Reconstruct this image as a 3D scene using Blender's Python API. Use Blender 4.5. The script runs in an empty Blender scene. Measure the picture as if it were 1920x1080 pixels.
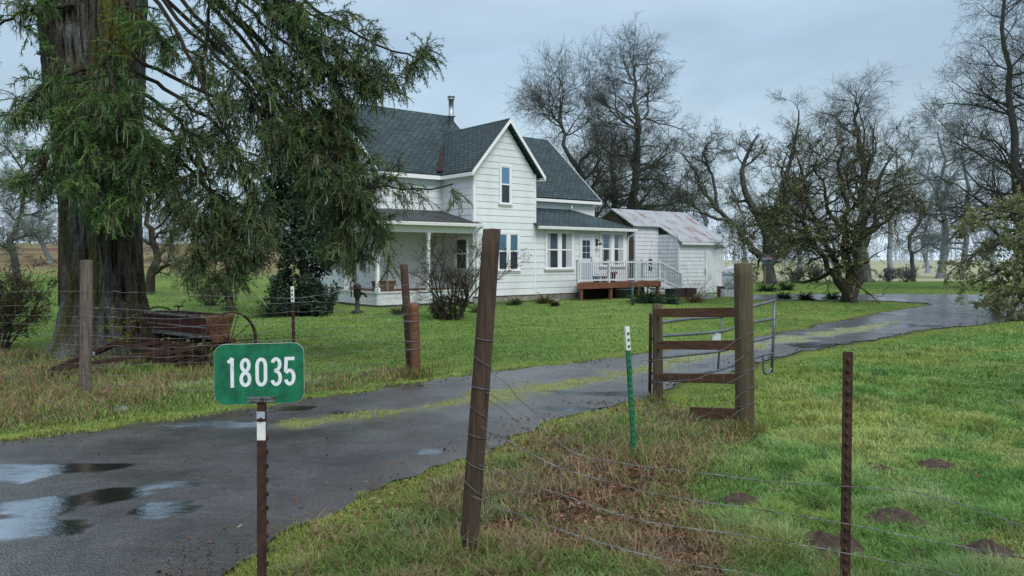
import bpy, math, random
import numpy as np
from mathutils import Vector, Matrix

# ------------------------------------------------------------------ basics
F, HZ, CH = 1440.0, 484.0, 1.75          # focal length (px of a 1920 wide frame), horizon row, eye height
SC = bpy.context.scene
COL = SC.collection
PI = math.pi
R_ = math.radians

def P(px, py, Y):
    return np.array([(px - 960) / F * Y, Y, CH - (py - HZ) / F * Y])

def G(px, py, z=0.0):
    Y = F * (CH - z) / (py - HZ)
    return np.array([(px - 960) / F * Y, Y, z])

def sstep(a, b, x):
    t = np.clip((x - a) / (b - a), 0, 1)
    return t * t * (3 - 2 * t)

def _hash(ix, iy, seed):
    h = (ix.astype(np.int64) * 374761393 + iy.astype(np.int64) * 668265263 + seed * 1442695041) & 0x7fffffff
    h = ((h ^ (h >> 13)) * 1274126177) & 0x7fffffff
    return ((h ^ (h >> 16)) & 0xffff) / 65535.0

def vnoise(x, y, seed=0):
    ix = np.floor(x); iy = np.floor(y)
    fx = x - ix; fy = y - iy
    fx = fx * fx * (3 - 2 * fx); fy = fy * fy * (3 - 2 * fy)
    a = _hash(ix, iy, seed); b = _hash(ix + 1, iy, seed)
    c = _hash(ix, iy + 1, seed); d = _hash(ix + 1, iy + 1, seed)
    return (a * (1 - fx) + b * fx) * (1 - fy) + (c * (1 - fx) + d * fx) * fy

def fbm(x, y, seed=0, oct=4):
    s = 0; a = 0.5; t = 0
    for i in range(oct):
        s = s + a * vnoise(x, y, seed + i * 17); t += a
        x = x * 2.03 + 11.3; y = y * 2.03 + 5.7; a *= 0.5
    return s / t

def polydist(x, y, pts, closed):
    """distance to a polyline, parameter along it and (closed) inside flag"""
    n = len(pts)
    best = np.full(x.shape, 1e9); ins = np.zeros(x.shape, bool)
    for i in range(n if closed else n - 1):
        ax, ay = pts[i][0], pts[i][1]; bx, by = pts[(i + 1) % n][0], pts[(i + 1) % n][1]
        dx, dy = bx - ax, by - ay
        t = np.clip(((x - ax) * dx + (y - ay) * dy) / (dx * dx + dy * dy + 1e-12), 0, 1)
        best = np.minimum(best, (x - ax - t * dx) ** 2 + (y - ay - t * dy) ** 2)
        if closed:
            c = ((ay > y) != (by > y)) & (x < (bx - ax) * (y - ay) / (by - ay + 1e-12) + ax)
            ins ^= c
    best = np.sqrt(best)
    return np.where(ins, -best, best) if closed else best

# ------------------------------------------------------------------ object helpers
def setp(o, label=None, cat=None, group=None, kind=None):
    if label: o['label'] = label
    if cat: o['category'] = cat
    if group: o['group'] = group
    if kind: o['kind'] = kind
    return o

def empty(name, loc, label, cat, group=None, rz=0.0):
    o = bpy.data.objects.new(name, None)
    o.empty_display_size = 0.2
    COL.objects.link(o)
    o.location = Vector([float(c) for c in loc]); o.rotation_euler = (0, 0, rz)
    return setp(o, label, cat, group)

def npmesh(name, V, faces, mat, parent=None, col=None, smooth=False, attrs=None):
    """V (n,3); faces = list of int arrays (m,k)"""
    V = np.asarray(V, np.float32)
    if parent is not None:
        M = parent.matrix_basis.inverted() if parent.parent is None else None
    me = bpy.data.meshes.new(name)
    faces = [np.asarray(f, np.int32) for f in faces if len(f)]
    loops = np.concatenate([f.ravel() for f in faces])
    cnt = np.concatenate([np.full(len(f), f.shape[1], np.int32) for f in faces])
    start = np.concatenate([[0], np.cumsum(cnt)[:-1]]).astype(np.int32)
    me.vertices.add(len(V)); me.vertices.foreach_set('co', V.ravel())
    me.loops.add(len(loops)); me.loops.foreach_set('vertex_index', loops)
    me.polygons.add(len(cnt)); me.polygons.foreach_set('loop_start', start)
    if smooth: me.polygons.foreach_set('use_smooth', np.ones(len(cnt), bool))
    me.update(calc_edges=True)
    if col is not None:
        a = me.color_attributes.new('Col', 'FLOAT_COLOR', 'POINT')
        c = np.ones((len(V), 4), np.float32); c[:, :3] = col
        a.data.foreach_set('color', c.ravel())
    for k, v in (attrs or {}).items():
        a = me.attributes.new(k, 'FLOAT', 'POINT'); a.data.foreach_set('value', np.asarray(v, np.float32))
    if mat is not None: me.materials.append(mat)
    o = bpy.data.objects.new(name, me); COL.objects.link(o)
    if parent is not None: o.parent = parent
    return o

class MB:
    """collects boxes, tubes, prisms into one mesh"""
    def __init__(s): s.v = []; s.f = []; s.sm = []
    def add(s, vs, fs, smooth=False):
        b = len(s.v); s.v += [tuple(float(c) for c in v) for v in vs]
        s.f += [tuple(b + i for i in f) for f in fs]; s.sm += [smooth] * len(fs)
        return s
    def box(s, x0, x1, y0, y1, z0, z1):
        return s.add([(x0,y0,z0),(x1,y0,z0),(x1,y1,z0),(x0,y1,z0),(x0,y0,z1),(x1,y0,z1),(x1,y1,z1),(x0,y1,z1)],
                     [(0,3,2,1),(4,5,6,7),(0,1,5,4),(1,2,6,5),(2,3,7,6),(3,0,4,7)])
    def obox(s, p, q, w, h, up=(0,0,1)):
        """bar from p to q, w across, h along up"""
        p = Vector(p); q = Vector(q); d = (q - p).normalized(); u = Vector(up)
        sd = d.cross(u).normalized(); u = sd.cross(d).normalized()
        vs = []
        for e in (p, q):
            for a, b in ((-1,-1),(1,-1),(1,1),(-1,1)): vs.append(e + sd*a*w/2 + u*b*h/2)
        return s.add(vs, [(0,1,2,3),(7,6,5,4),(0,4,5,1),(1,5,6,2),(2,6,7,3),(3,7,4,0)])
    def poly(s, pts): return s.add(pts, [tuple(range(len(pts)))])
    def prism(s, pts, off):
        n = len(pts); o = Vector(off); a = [Vector(p) for p in pts]
        vs = a + [p + o for p in a]
        return s.add(vs, [tuple(range(n))[::-1], tuple(range(n, 2*n))] + [(i, (i+1)%n, n+(i+1)%n, n+i) for i in range(n)])
    def tube(s, pts, r, k=8, caps=True, smooth=True, squash=None):
        pts = [Vector([float(c) for c in p]) for p in pts]; n = len(pts)
        rs = r if isinstance(r, (list, tuple)) else [r]*n
        ref = Vector((0,0,1)) if abs((pts[-1]-pts[0]).normalized().z) < .9 else Vector((1,0,0))
        vs = []
        for i, p in enumerate(pts):
            d = (pts[min(i+1,n-1)] - pts[max(i-1,0)]).normalized()
            a = d.cross(ref).normalized(); b = a.cross(d)
            for j in range(k):
                t = 2*PI*j/k; vs.append(p + a*math.cos(t)*rs[i] + b*math.sin(t)*rs[i])
        fs = [(i*k+j, i*k+(j+1)%k, (i+1)*k+(j+1)%k, (i+1)*k+j) for i in range(n-1) for j in range(k)]
        s.add(vs, fs, smooth)
        if caps:
            m = len(s.v) - n*k
            s.f.append(tuple(m + j for j in range(k))[::-1]); s.sm.append(False)
            s.f.append(tuple(m + (n-1)*k + j for j in range(k))); s.sm.append(False)
        return s
    def lathe(s, prof, c=(0,0,0), k=20, smooth=True):
        vs = []; n = len(prof)
        for r, z in prof:
            for j in range(k):
                t = 2*PI*j/k; vs.append((c[0]+r*math.cos(t), c[1]+r*math.sin(t), c[2]+z))
        fs = [(i*k+j, i*k+(j+1)%k, (i+1)*k+(j+1)%k, (i+1)*k+j) for i in range(n-1) for j in range(k)]
        return s.add(vs, fs, smooth)
    def build(s, name, mat, parent=None, bevel=0, label=None):
        me = bpy.data.meshes.new(name); me.from_pydata(s.v, [], s.f); me.update()
        me.polygons.foreach_set('use_smooth', s.sm)
        if mat: me.materials.append(mat)
        o = bpy.data.objects.new(name, me); COL.objects.link(o)
        if parent is not None: o.parent = parent
        if label: o['label'] = label
        if bevel:
            m = o.modifiers.new('bevel', 'BEVEL'); m.width = bevel; m.segments = 2; m.limit_method = 'ANGLE'
        return o

def copy_tree(o, parent=None):
    c = o.copy(); COL.objects.link(c); c.parent = parent
    for ch in list(o.children): copy_tree(ch, c)
    return c

# ------------------------------------------------------------------ materials
def nodes(name):
    m = bpy.data.materials.new(name); m.use_nodes = True
    return m, m.node_tree.nodes, m.node_tree.links, m.node_tree.nodes['Principled BSDF']

def mk(name, c1, c2=None, scale=6.0, rough=.8, bump=0.0, bscale=40.0, attr=False, metal=0.0, spec=.4,
       stretch=(1,1,1), lo=.35, hi=.65, trans=0.0, c3=None, s3=1.5, t3=(.55,.7), moss=None, rvar=0.0, mossz=(.1,.7)):
    m, N, L, B = nodes(name)
    tc = N.new('ShaderNodeTexCoord'); mp = N.new('ShaderNodeMapping'); L.new(tc.outputs['Object'], mp.inputs[0])
    mp.inputs['Scale'].default_value = stretch
    def noise(sc, det=6):
        n = N.new('ShaderNodeTexNoise'); n.inputs['Scale'].default_value = sc; n.inputs['Detail'].default_value = det
        n.inputs['Roughness'].default_value = .65
        L.new(mp.outputs[0], n.inputs['Vector']); return n
    def ramp(src, a, b):
        r = N.new('ShaderNodeMapRange'); r.inputs[1].default_value = a; r.inputs[2].default_value = b
        L.new(src, r.inputs[0]); return r.outputs[0]
    def mix(f, a, b, mode='MIX'):
        x = N.new('ShaderNodeMix'); x.data_type = 'RGBA'; x.blend_type = mode
        for s, v in ((0, f), (6, a), (7, b)):
            if isinstance(v, (int, float)): x.inputs[s].default_value = v
            elif isinstance(v, tuple): x.inputs[s].default_value = (*v, 1)
            else: L.new(v, x.inputs[s])
        return x.outputs[2]
    if attr:
        at = N.new('ShaderNodeAttribute'); at.attribute_name = 'Col'; c = at.outputs['Color']
    elif c2 is not None:
        c = mix(ramp(noise(scale).outputs[0], lo, hi), c1, c2)
    else:
        r = N.new('ShaderNodeRGB'); r.outputs[0].default_value = (*c1, 1); c = r.outputs[0]
    if c3 is not None:
        c = mix(ramp(noise(s3, 8).outputs[0], *t3), c, c3)
    if moss is not None:
        g = N.new('ShaderNodeNewGeometry'); sx = N.new('ShaderNodeSeparateXYZ'); L.new(g.outputs['Normal'], sx.inputs[0])
        ad = N.new('ShaderNodeMath'); ad.operation = 'ADD'; L.new(sx.outputs[2], ad.inputs[0])
        ns = noise(2.5); k = N.new('ShaderNodeMath'); k.operation = 'MULTIPLY_ADD'; L.new(ns.outputs[0], k.inputs[0]); k.inputs[1].default_value = 2.4; k.inputs[2].default_value = -1.2
        L.new(k.outputs[0], ad.inputs[1])
        c = mix(ramp(ad.outputs[0], *mossz), c, moss)
    L.new(c, B.inputs['Base Color'])
    B.inputs['Roughness'].default_value = rough; B.inputs['Metallic'].default_value = metal
    B.inputs['Specular IOR Level'].default_value = spec
    if rvar:
        rr = N.new('ShaderNodeMapRange'); L.new(noise(scale*1.7).outputs[0], rr.inputs[0])
        rr.inputs[1].default_value = .3; rr.inputs[2].default_value = .7; rr.inputs[3].default_value = rough-rvar; rr.inputs[4].default_value = rough+rvar
        L.new(rr.outputs[0], B.inputs['Roughness'])
    if bump:
        b = N.new('ShaderNodeBump'); b.inputs['Strength'].default_value = 1; b.inputs['Distance'].default_value = bump
        L.new(noise(bscale).outputs[0], b.inputs['Height']); L.new(b.outputs[0], B.inputs['Normal'])
    if trans:
        out = N['Material Output']; t = N.new('ShaderNodeBsdfTranslucent'); L.new(c, t.inputs[0])
        ms = N.new('ShaderNodeMixShader'); ms.inputs[0].default_value = trans
        L.new(B.outputs[0], ms.inputs[1]); L.new(t.outputs[0], ms.inputs[2]); L.new(ms.outputs[0], out.inputs[0])
    return m

MT = dict(
    leaf=mk('leaf', (1,1,1), attr=True, rough=.75, trans=.25, spec=.06),
    fir=mk('fir_needles', (1,1,1), attr=True, rough=.75, trans=.15, spec=.1),
    holly=mk('glossy_leaf', (1,1,1), attr=True, rough=.45, trans=.1, spec=.35),
    bark=mk('bark', (.03,.026,.022), (.065,.06,.05), 9, .95, .02, 25, moss=(.085,.095,.03)),
    twig=mk('twig', (1,1,1), attr=True, rough=.95, spec=.1),
    firbarkv=mk('fir_bark_ridged', (1,1,1), attr=True, rough=.95, bump=.06, bscale=16, spec=.1, stretch=(1,1,.3)),
    firbark=mk('fir_bark', (.03,.026,.022), (.13,.124,.112), 7, .95, .05, 18, stretch=(1,1,.18), c3=(.17,.2,.19), s3=5.0, t3=(.47,.62), lo=.4, hi=.6, moss=(.07,.075,.012), mossz=(.55,1.1)),
    paint=mk('white_siding_paint', (.67,.715,.73), (.75,.795,.805), 1.2, .5, .0006, 60, c3=(.56,.58,.55), s3=.8, t3=(.45,.9), stretch=(1,1,.6)),
    trim=mk('white_trim_paint', (.78,.79,.79), (.84,.85,.85), 3, .45),
    trim_dull=mk('weathered_white_paint', (.5,.53,.55), (.66,.69,.7), 3, .6, .001, 30, c3=(.34,.35,.34), s3=5, t3=(.58,.75)),
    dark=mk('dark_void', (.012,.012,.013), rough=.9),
    cream=mk('cream_porch_paint', (.7,.69,.6), (.76,.75,.67), 1.0, .55),
    concrete=mk('concrete', (.2,.19,.17), (.32,.3,.27), 5, .9, .004, 30, c3=(.1,.11,.06), s3=2, t3=(.5,.7)),
    curtain=mk('curtain', (.35,.38,.4), (.5,.53,.55), 12, .9, stretch=(8,8,.2)),
    screen=mk('window_screen', (.02,.03,.045), (.04,.055,.075), 3, .35),
    fibrewood=mk('post_wood', (.026,.017,.012), (.098,.06,.04), 42, .9, .006, 60, stretch=(1,1,.07), c3=(.05,.045,.028), s3=7, t3=(.54,.8), lo=.3, hi=.7),
    olivewood=mk('treated_post_wood', (.045,.036,.02), (.13,.105,.062), 38, .9, .006, 60, stretch=(1,1,.07), c3=(.03,.024,.015), s3=9, t3=(.5,.75), lo=.3, hi=.7),
    greywood=mk('weathered_post_wood', (.075,.058,.046), (.19,.155,.13), 40, .9, .004, 60, stretch=(1,1,.07), c3=(.1,.06,.035), s3=2, t3=(.5,.8)),
    redwood=mk('wet_brown_boards', (.07,.03,.014), (.17,.078,.036), 20, .6, .002, 50, stretch=(.3,.3,3), c3=(.045,.025,.015), s3=4, t3=(.52,.72)),
    deckwood=mk('stained_deck_wood', (.12,.045,.026), (.19,.08,.045), 5, .6),
    rust=mk('rusty_steel', (.022,.013,.01), (.07,.03,.018), 22, .85, .0015, 120, c3=(.02,.012,.01), s3=8, t3=(.5,.7)),
    galv=mk('galvanised_tube', (.09,.1,.12), (.17,.185,.21), 7, .4, metal=.4, c3=(.16,.15,.14), s3=5, t3=(.55,.75)),
    wire=mk('galvanised_wire', (.12,.125,.13), (.25,.26,.27), 9, .5, metal=.4, c3=(.1,.06,.04), s3=4, t3=(.5,.62)),
    greenpaint=mk('green_post_paint', (.012,.11,.05), (.018,.16,.075), 12, .5, .0008, 60),
    whitepaint=mk('white_post_paint', (.68,.68,.66), (.8,.8,.78), 30, .55, c3=(.25,.15,.08), s3=18, t3=(.6,.72)),
    signgreen=mk('sign_green', (.004,.115,.052), (.012,.2,.1), 11, .42, c3=(.008,.055,.035), s3=16, t3=(.46,.75), rvar=.15, lo=.3, hi=.7),
    signwhite=mk('sign_white', (.66,.7,.74), (.84,.86,.88), 30, .45, c3=(.5,.5,.42), s3=22, t3=(.55,.75)),
    alu=mk('aluminium_edge', (.45,.46,.45), (.6,.6,.58), 20, .5, metal=.3),
    soil=mk('mole_soil', (.05,.034,.026), (.115,.082,.062), 30, .95, .03, 45),
    redpaint=mk('faded_red_paint', (.065,.014,.017), (.115,.03,.034), 8, .7, .002, 60, c3=(.05,.03,.02), s3=5, t3=(.48,.62)),
    blackplastic=mk('dark_plastic', (.018,.02,.024), (.03,.033,.038), 8, .5),
    greyplastic=mk('grey_plastic', (.035,.05,.06), (.05,.07,.08), 4, .5),
    blue=mk('blue_plastic', (.01,.06,.28), rough=.4),
    terracotta=mk('terracotta', (.12,.035,.02), (.2,.065,.04), 8, .8),
    tank=mk('white_tank_paint', (.6,.65,.72), (.75,.79,.84), 4, .4),
    dish=mk('dish_grey', (.28,.34,.4), (.38,.45,.52), 6, .5),
    iron=mk('cast_iron', (.015,.014,.014), (.035,.03,.028), 15, .6, .001, 40),
    wicker=mk('brown_wicker', (.07,.045,.025), (.14,.09,.05), 30, .85, .003, 60),
    steel=mk('stovepipe_steel', (.28,.3,.34), (.5,.53,.58), 4, .35, metal=.8, stretch=(3,3,.5)),
    fascia_dark=mk('dark_drip_edge', (.025,.026,.028), rough=.6),
    pole=mk('utility_pole_wood', (.05,.026,.018), (.1,.055,.04), 6, .9, .004, 25, stretch=(1,1,.1)),
    plank=mk('shed_white_planks', (.55,.58,.62), (.68,.71,.74), 4, .6, .001, 30, stretch=(1,1,.3), c3=(.36,.36,.36), s3=7, t3=(.58,.72)),
    stone=mk('stone', (.1,.1,.1), (.2,.2,.2), 6, .8, .01, 12),
)

def glass_mat():
    m, N, L, B = nodes('window_glass')
    B.inputs['Base Color'].default_value = (.10,.15,.2,1); B.inputs['Roughness'].default_value = .08
    B.inputs['Metallic'].default_value = .35; B.inputs['Specular IOR Level'].default_value = .9
    n = N.new('ShaderNodeTexNoise'); n.inputs['Scale'].default_value = 2.5
    b = N.new('ShaderNodeBump'); b.inputs['Distance'].default_value = .01; L.new(n.outputs[0], b.inputs['Height']); L.new(b.outputs[0], B.inputs['Normal'])
    return m
MT['glass'] = glass_mat()
m_, N_, L_, B_ = nodes('sky_tinted_glass'); B_.inputs['Base Color'].default_value = (.14,.26,.38,1); B_.inputs['Metallic'].default_value = .55; B_.inputs['Roughness'].default_value = .12  # blue of the reflected sky is put into the pane colour
MT['glass_sky'] = m_

def shingle_mat(name, ca, cb, cm, rust=None):
    m, N, L, B = nodes(name)
    tc = N.new('ShaderNodeTexCoord')
    uv = N.new('ShaderNodeUVMap')
    br = N.new('ShaderNodeTexBrick'); br.inputs['Scale'].default_value = 1.0
    br.inputs['Brick Width'].default_value = .3; br.inputs['Row Height'].default_value = .17
    br.inputs['Mortar Size'].default_value = .026; br.inputs['Mortar Smooth'].default_value = .1
    br.inputs['Color1'].default_value = (*ca,1); br.inputs['Color2'].default_value = (*cb,1); br.inputs['Mortar'].default_value = (*cm,1)
    L.new(uv.outputs[0], br.inputs['Vector'])
    ns = N.new('ShaderNodeTexNoise'); ns.inputs['Scale'].default_value = 1.3; ns.inputs['Detail'].default_value = 8; L.new(tc.outputs['Object'], ns.inputs['Vector'])
    mr = N.new('ShaderNodeMapRange'); mr.inputs[1].default_value = .3; mr.inputs[2].default_value = .7; mr.inputs[3].default_value = .72; mr.inputs[4].default_value = 1.25
    L.new(ns.outputs[0], mr.inputs[0])
    mx = N.new('ShaderNodeMix'); mx.data_type = 'RGBA'; mx.blend_type = 'MULTIPLY'; mx.inputs[0].default_value = 1
    L.new(br.outputs['Color'], mx.inputs[6]); L.new(mr.outputs[0], mx.inputs[7])
    c = mx.outputs[2]
    if rust:
        n2 = N.new('ShaderNodeTexNoise'); n2.inputs['Scale'].default_value = 2.2; n2.inputs['Detail'].default_value = 9; n2.inputs['Roughness'].default_value = .75
        L.new(tc.outputs['Object'], n2.inputs['Vector'])
        r2 = N.new('ShaderNodeMapRange'); r2.inputs[1].default_value = .5; r2.inputs[2].default_value = .62; L.new(n2.outputs[0], r2.inputs[0])
        m2 = N.new('ShaderNodeMix'); m2.data_type = 'RGBA'; L.new(r2.outputs[0], m2.inputs[0]); L.new(c, m2.inputs[6]); m2.inputs[7].default_value = (*rust,1)
        c = m2.outputs[2]
    L.new(c, B.inputs['Base Color'])
    B.inputs['Roughness'].default_value = .62; B.inputs['Specular IOR Level'].default_value = .35
    b = N.new('ShaderNodeBump'); b.inputs['Distance'].default_value = .012; L.new(br.outputs['Fac'], b.inputs['Height']); b.invert = True
    L.new(b.outputs[0], B.inputs['Normal'])
    return m
MT['shingle'] = shingle_mat('slate_blue_shingles', (.017,.042,.049), (.042,.082,.092), (.006,.013,.016))
MT['shingle_litter'] = shingle_mat('leaf_littered_shingles', (.045,.055,.062), (.06,.07,.078), (.02,.022,.025), rust=(.05,.028,.024))

def tin_mat():
    m, N, L, B = nodes('rusted_tin_roof')
    uv = N.new('ShaderNodeUVMap'); tc = N.new('ShaderNodeTexCoord')
    n = N.new('ShaderNodeTexNoise'); n.inputs['Scale'].default_value = 1.1; n.inputs['Detail'].default_value = 9; n.inputs['Roughness'].default_value = .7
    mp = N.new('ShaderNodeMapping'); mp.inputs['Scale'].default_value = (2.0,.8,1); L.new(uv.outputs[0], mp.inputs[0]); L.new(mp.outputs[0], n.inputs['Vector'])
    r = N.new('ShaderNodeValToRGB'); e = r.color_ramp.elements
    e[0].position = .4; e[0].color = (.4,.45,.49,1); e[1].position = .76; e[1].color = (.13,.05,.036,1)
    x = e.new(.53); x.color = (.36,.38,.4,1); x = e.new(.62); x.color = (.25,.12,.1,1)
    L.new(n.outputs[0], r.inputs[0]); L.new(r.outputs[0], B.inputs['Base Color'])
    B.inputs['Roughness'].default_value = .5; B.inputs['Metallic'].default_value = .25
    w = N.new('ShaderNodeTexWave'); w.inputs['Scale'].default_value = 1.6; w.bands_direction = 'X'; L.new(uv.outputs[0], w.inputs['Vector'])
    b = N.new('ShaderNodeBump'); b.inputs['Distance'].default_value = .03; L.new(w.outputs[0], b.inputs['Height']); L.new(b.outputs[0], B.inputs['Normal'])
    return m
MT['tin'] = tin_mat()

def uvproj(o, fn):
    """write a UV map from local coordinates"""
    me = o.data; uvl = me.uv_layers.new(name='UVMap')
    for p in me.polygons:
        for li in p.loop_indices:
            uvl.data[li].uv = fn(me.vertices[me.loops[li].vertex_index].co, p.normal)
def roof_uv(c, n):
    if abs(n.x) > abs(n.y): return (c.y, math.hypot(c.x, c.z) if False else c.z / max(.2, math.sqrt(1 - n.z*n.z)))
    return (c.x, c.z / max(.2, math.sqrt(max(1e-4, 1 - n.z*n.z))))
# ------------------------------------------------------------------ terrain zones
def gl(pts): return [tuple(G(a, b)[:2]) for a, b in pts]
ROAD = gl([(-180,850),(0,830),(120,817),(230,800),(360,788),(500,768),(600,752),(700,734),(830,712),(930,698),(1070,683),(1220,665),(1340,646),(1470,624),(1600,599),(1690,582),(1745,573),
           (1742,569),(1650,564.5),(1500,563),(1385,562.5),(1385,554),(1500,552),(1700,552),(1850,553),(2100,555),(2350,566),(2300,580),(2060,589),
           (1920,600),(1800,612),(1700,625),(1600,643),(1470,668),(1390,692),(1300,712),(1215,744),(1100,770),(980,812),(900,852),(790,893),(650,950),(540,1000),(440,1050),(395,1080)])
ROAD += [(-1.85,3.3),(-1.7,2.4),(-.6,1.75),(3,1.5),(40,1.4),(40,-5),(-40,-5),(-40,1.2),(-16,1.6),(-10,3.2)]
STRIP = gl([(560,800),(660,787),(755,774),(877,757),(921,745),(1121,715),(1214,695),(1330,670),(1454,643),(1561,627),(1680,608)])
DRYR = gl([(520,1100),(600,1020),(760,930),(880,890),(960,850),(1080,800),(1210,752),(1380,790),(1420,800),(1330,870),(1260,920),(1330,1000),(1380,1100),(1100,1250),(700,1300)])
DRYC = gl([(950,1000),(1060,850),(1200,860),(1260,900),(1240,960),(1200,1080),(900,1140)])
DRYL = gl([(-400,700),(0,655),(150,655),(290,705),(480,722),(640,700),(735,690),(790,690),(790,706),(640,728),(480,752),(300,775),(160,790),(0,808),(-300,850)])
PASTP = gl([(1420,720),(1700,645),(1950,610),(2600,640),(4200,900),(3000,1500),(1500,1400),(1380,1080),(1320,960),(1420,830)])
MOLES = [(1640,884,.17,.075),(1752,875,.17,.06),(1672,972,.2,.09),(1553,1030,.23,.11),(1850,1050,.27,.12),(1390,940,.15,.065),(1265,1042,.14,.06),(1222,905,.14,.05),(1480,868,.1,.04),(1830,760,.16,.05)]

def gz(x, y):
    x = np.asarray(x, float); y = np.asarray(y, float)
    hill = sstep(-4, -28, x) * sstep(36, 130, y) * 4.2
    return hill
def gz1(x, y): return float(gz(np.array([x]), np.array([y]))[0])

def zones(x, y):
    road = polydist(x, y, ROAD, True)
    wob = (fbm(x * 3.1, y * 3.1, 3) - .5) * .42 + (fbm(x * 11, y * 11, 4) - .5) * .16 + (fbm(x * .8, y * .8, 9) - .5) * .3
    rd = road + wob * np.clip(.4 + y / 18., .5, 1.1)
    st = polydist(x, y, STRIP, False)
    strip = sstep(.42, .05, st + (fbm(x * 1.7, y * 1.7, 21) - .5) * .85)
    dr = sstep(.35, -.5, polydist(x, y, DRYR, True) + (fbm(x * 1.3, y * 1.3, 5) - .5) * .9)
    drc = sstep(.45, -.5, polydist(x, y, DRYC, True) + (fbm(x * 1.9, y * 1.9, 15) - .5) * 2.2 + (fbm(x * 7, y * 7, 16) - .5) * .9)
    dl = sstep(.35, -.35, polydist(x, y, DRYL, True) + (fbm(x * 1.1, y * 1.1, 7) - .5) * .8)
    edge = sstep(.75, .05, rd) * (rd > -.1)
    past = sstep(.4, -.4, polydist(x, y, PASTP, True))
    return rd, strip, dr, drc, dl, edge, past

# ------------------------------------------------------------------ ground sheet
def axis(c, a, lo, hi, n):
    t0 = math.asinh((lo - c) / a); t1 = math.asinh((hi - c) / a)
    return c + a * np.sinh(np.linspace(t0, t1, n))
XS = axis(0, 4.0, -900, 900, 520); YS = axis(6, 4.0, -60, 1500, 560)
GX, GY = np.meshgrid(XS, YS)
gx, gy = GX.ravel(), GY.ravel()
near = (np.abs(gx) < 60) & (gy > -12) & (gy < 90)
zn = [np.full(gx.shape, d) for d in (9., 0., 0., 0., 0., 0., 0.)]
for k, v in enumerate(zones(gx[near], gy[near])): zn[k][near] = v
rd = zn[0]
off = sstep(.0, .5, rd)
gzv = gz(gx, gy) + off * ((fbm(gx * .55, gy * .55, 31) - .5) * .16 * (np.abs(gx) < 80) + (fbm(gx * 3, gy * 3, 33) - .5) * .05) - .03 * (1 - sstep(-.25, .12, rd)) + .008
gzv -= zn[6] * .02
idx = np.arange(len(gx)).reshape(GX.shape)
quads = np.stack([idx[:-1,:-1], idx[:-1,1:], idx[1:,1:], idx[1:,:-1]], -1).reshape(-1, 4)
field = sstep(36, 60, gy)
n1 = fbm(gx * .35, gy * .35, 41); n2 = fbm(gx * 2.2, gy * 2.2, 43)
def lerp(a, b, t): return a + (b - a) * np.asarray(t)[:, None]
C_ = lambda *c: np.array(c, float)[None, :]
gc = lerp(C_(.09,.17,.036), C_(.145,.215,.05), sstep(.3, .7, n1))
gc = lerp(gc, C_(.095,.135,.045), sstep(.5, .75, n2) * .7)
gc = lerp(gc, C_(.15,.11,.07), np.clip(zn[2] * .75 + zn[4] * .7, 0, 1) * sstep(.3, .6, n2 + .1))
gc = lerp(gc, C_(.125,.085,.06), zn[3] * .9)
gc = lerp(gc, C_(.2,.23,.045), zn[5] * .6)
gc = lerp(gc, C_(.05,.045,.038), sstep(.3, -.02, rd + (n2-.5)*.3) )
# far left rough field: straw and earth bands, far right pale hay meadow
hb = sstep(-4, -26, gx) * sstep(52, 62, gy)
bands = fbm(gx * .03, gy * .16, 51)
gc = lerp(gc, lerp(C_(.2,.17,.085), C_(.13,.085,.055), sstep(.42, .62, bands)), hb * sstep(.3, .6, bands + .18))
mr_ = sstep(8, 22, gx) * sstep(57, 60, gy)
gc = lerp(gc, lerp(C_(.27,.29,.15), C_(.36,.36,.25), sstep(.4, .6, bands)), mr_)
# flower bed soil along the house front
bed = sstep(.5, .1, polydist(gx, gy, [tuple(G(905,571)[:2]), tuple(G(1080,563)[:2])], False) + (n2 - .5) * .6)
gc = lerp(gc, C_(.05,.045,.025), bed * .8)
gc = gc * (.86 + .3 * fbm(gx * 5, gy * 5, 61))[:, None]
gmat = mk('ground_turf', (1,1,1), attr=True, rough=.95, bump=.03, bscale=14, spec=.1)
ground = npmesh('ground', np.stack([gx, gy, gzv], 1), [quads], gmat, col=gc, smooth=True)
setp(ground, 'green grass ground spreading from the roadside to the far fields', 'ground', kind='structure')

# ------------------------------------------------------------------ driveway: clipped sheet with its own outline
fx = np.concatenate([np.arange(-12, 24, .11)]); fy = np.concatenate([np.arange(-2, 9.5, .1), 9.5 * np.exp(np.linspace(0, math.log(46 / 9.5), 230))])
DX, DY = np.meshgrid(fx, fy); dx, dy = DX.ravel(), DY.ravel()
dz_ = zones(dx, dy); s = dz_[0]
ii = np.arange(len(dx)).reshape(DX.shape)
dq = np.stack([ii[:-1,:-1], ii[:-1,1:], ii[1:,1:], ii[1:,:-1]], -1).reshape(-1, 4)
sq = s[dq]; inn = (sq < 0).sum(1)
full = dq[inn == 4]; part = dq[(inn > 0) & (inn < 4)]
VX, VY = list(dx), list(dy); VS = list(s); VST = list(dz_[1]); tris = []; ecache = {}
def cut(a, b):
    k = (min(a, b), max(a, b))
    if k not in ecache:
        t = s[a] / (s[a] - s[b]); ecache[k] = len(VX)
        VX.append(dx[a] + t * (dx[b] - dx[a])); VY.append(dy[a] + t * (dy[b] - dy[a])); VS.append(0.0); VST.append(dz_[1][a])
    return ecache[k]
for q in part:
    out = []
    for i in range(4):
        a, b = int(q[i]), int(q[(i+1) % 4])
        if s[a] < 0: out.append(a)
        if (s[a] < 0) != (s[b] < 0): out.append(cut(a, b))
    for i in range(1, len(out) - 1): tris.append((out[0], out[i], out[i+1]))
VX = np.array(VX); VY = np.array(VY); VS = np.array(VS); VST = np.array(VST)
use = np.zeros(len(VX), bool); use[full.ravel()] = True; tris = np.array(tris); use[tris.ravel()] = True
remap = np.cumsum(use) - 1
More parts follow.
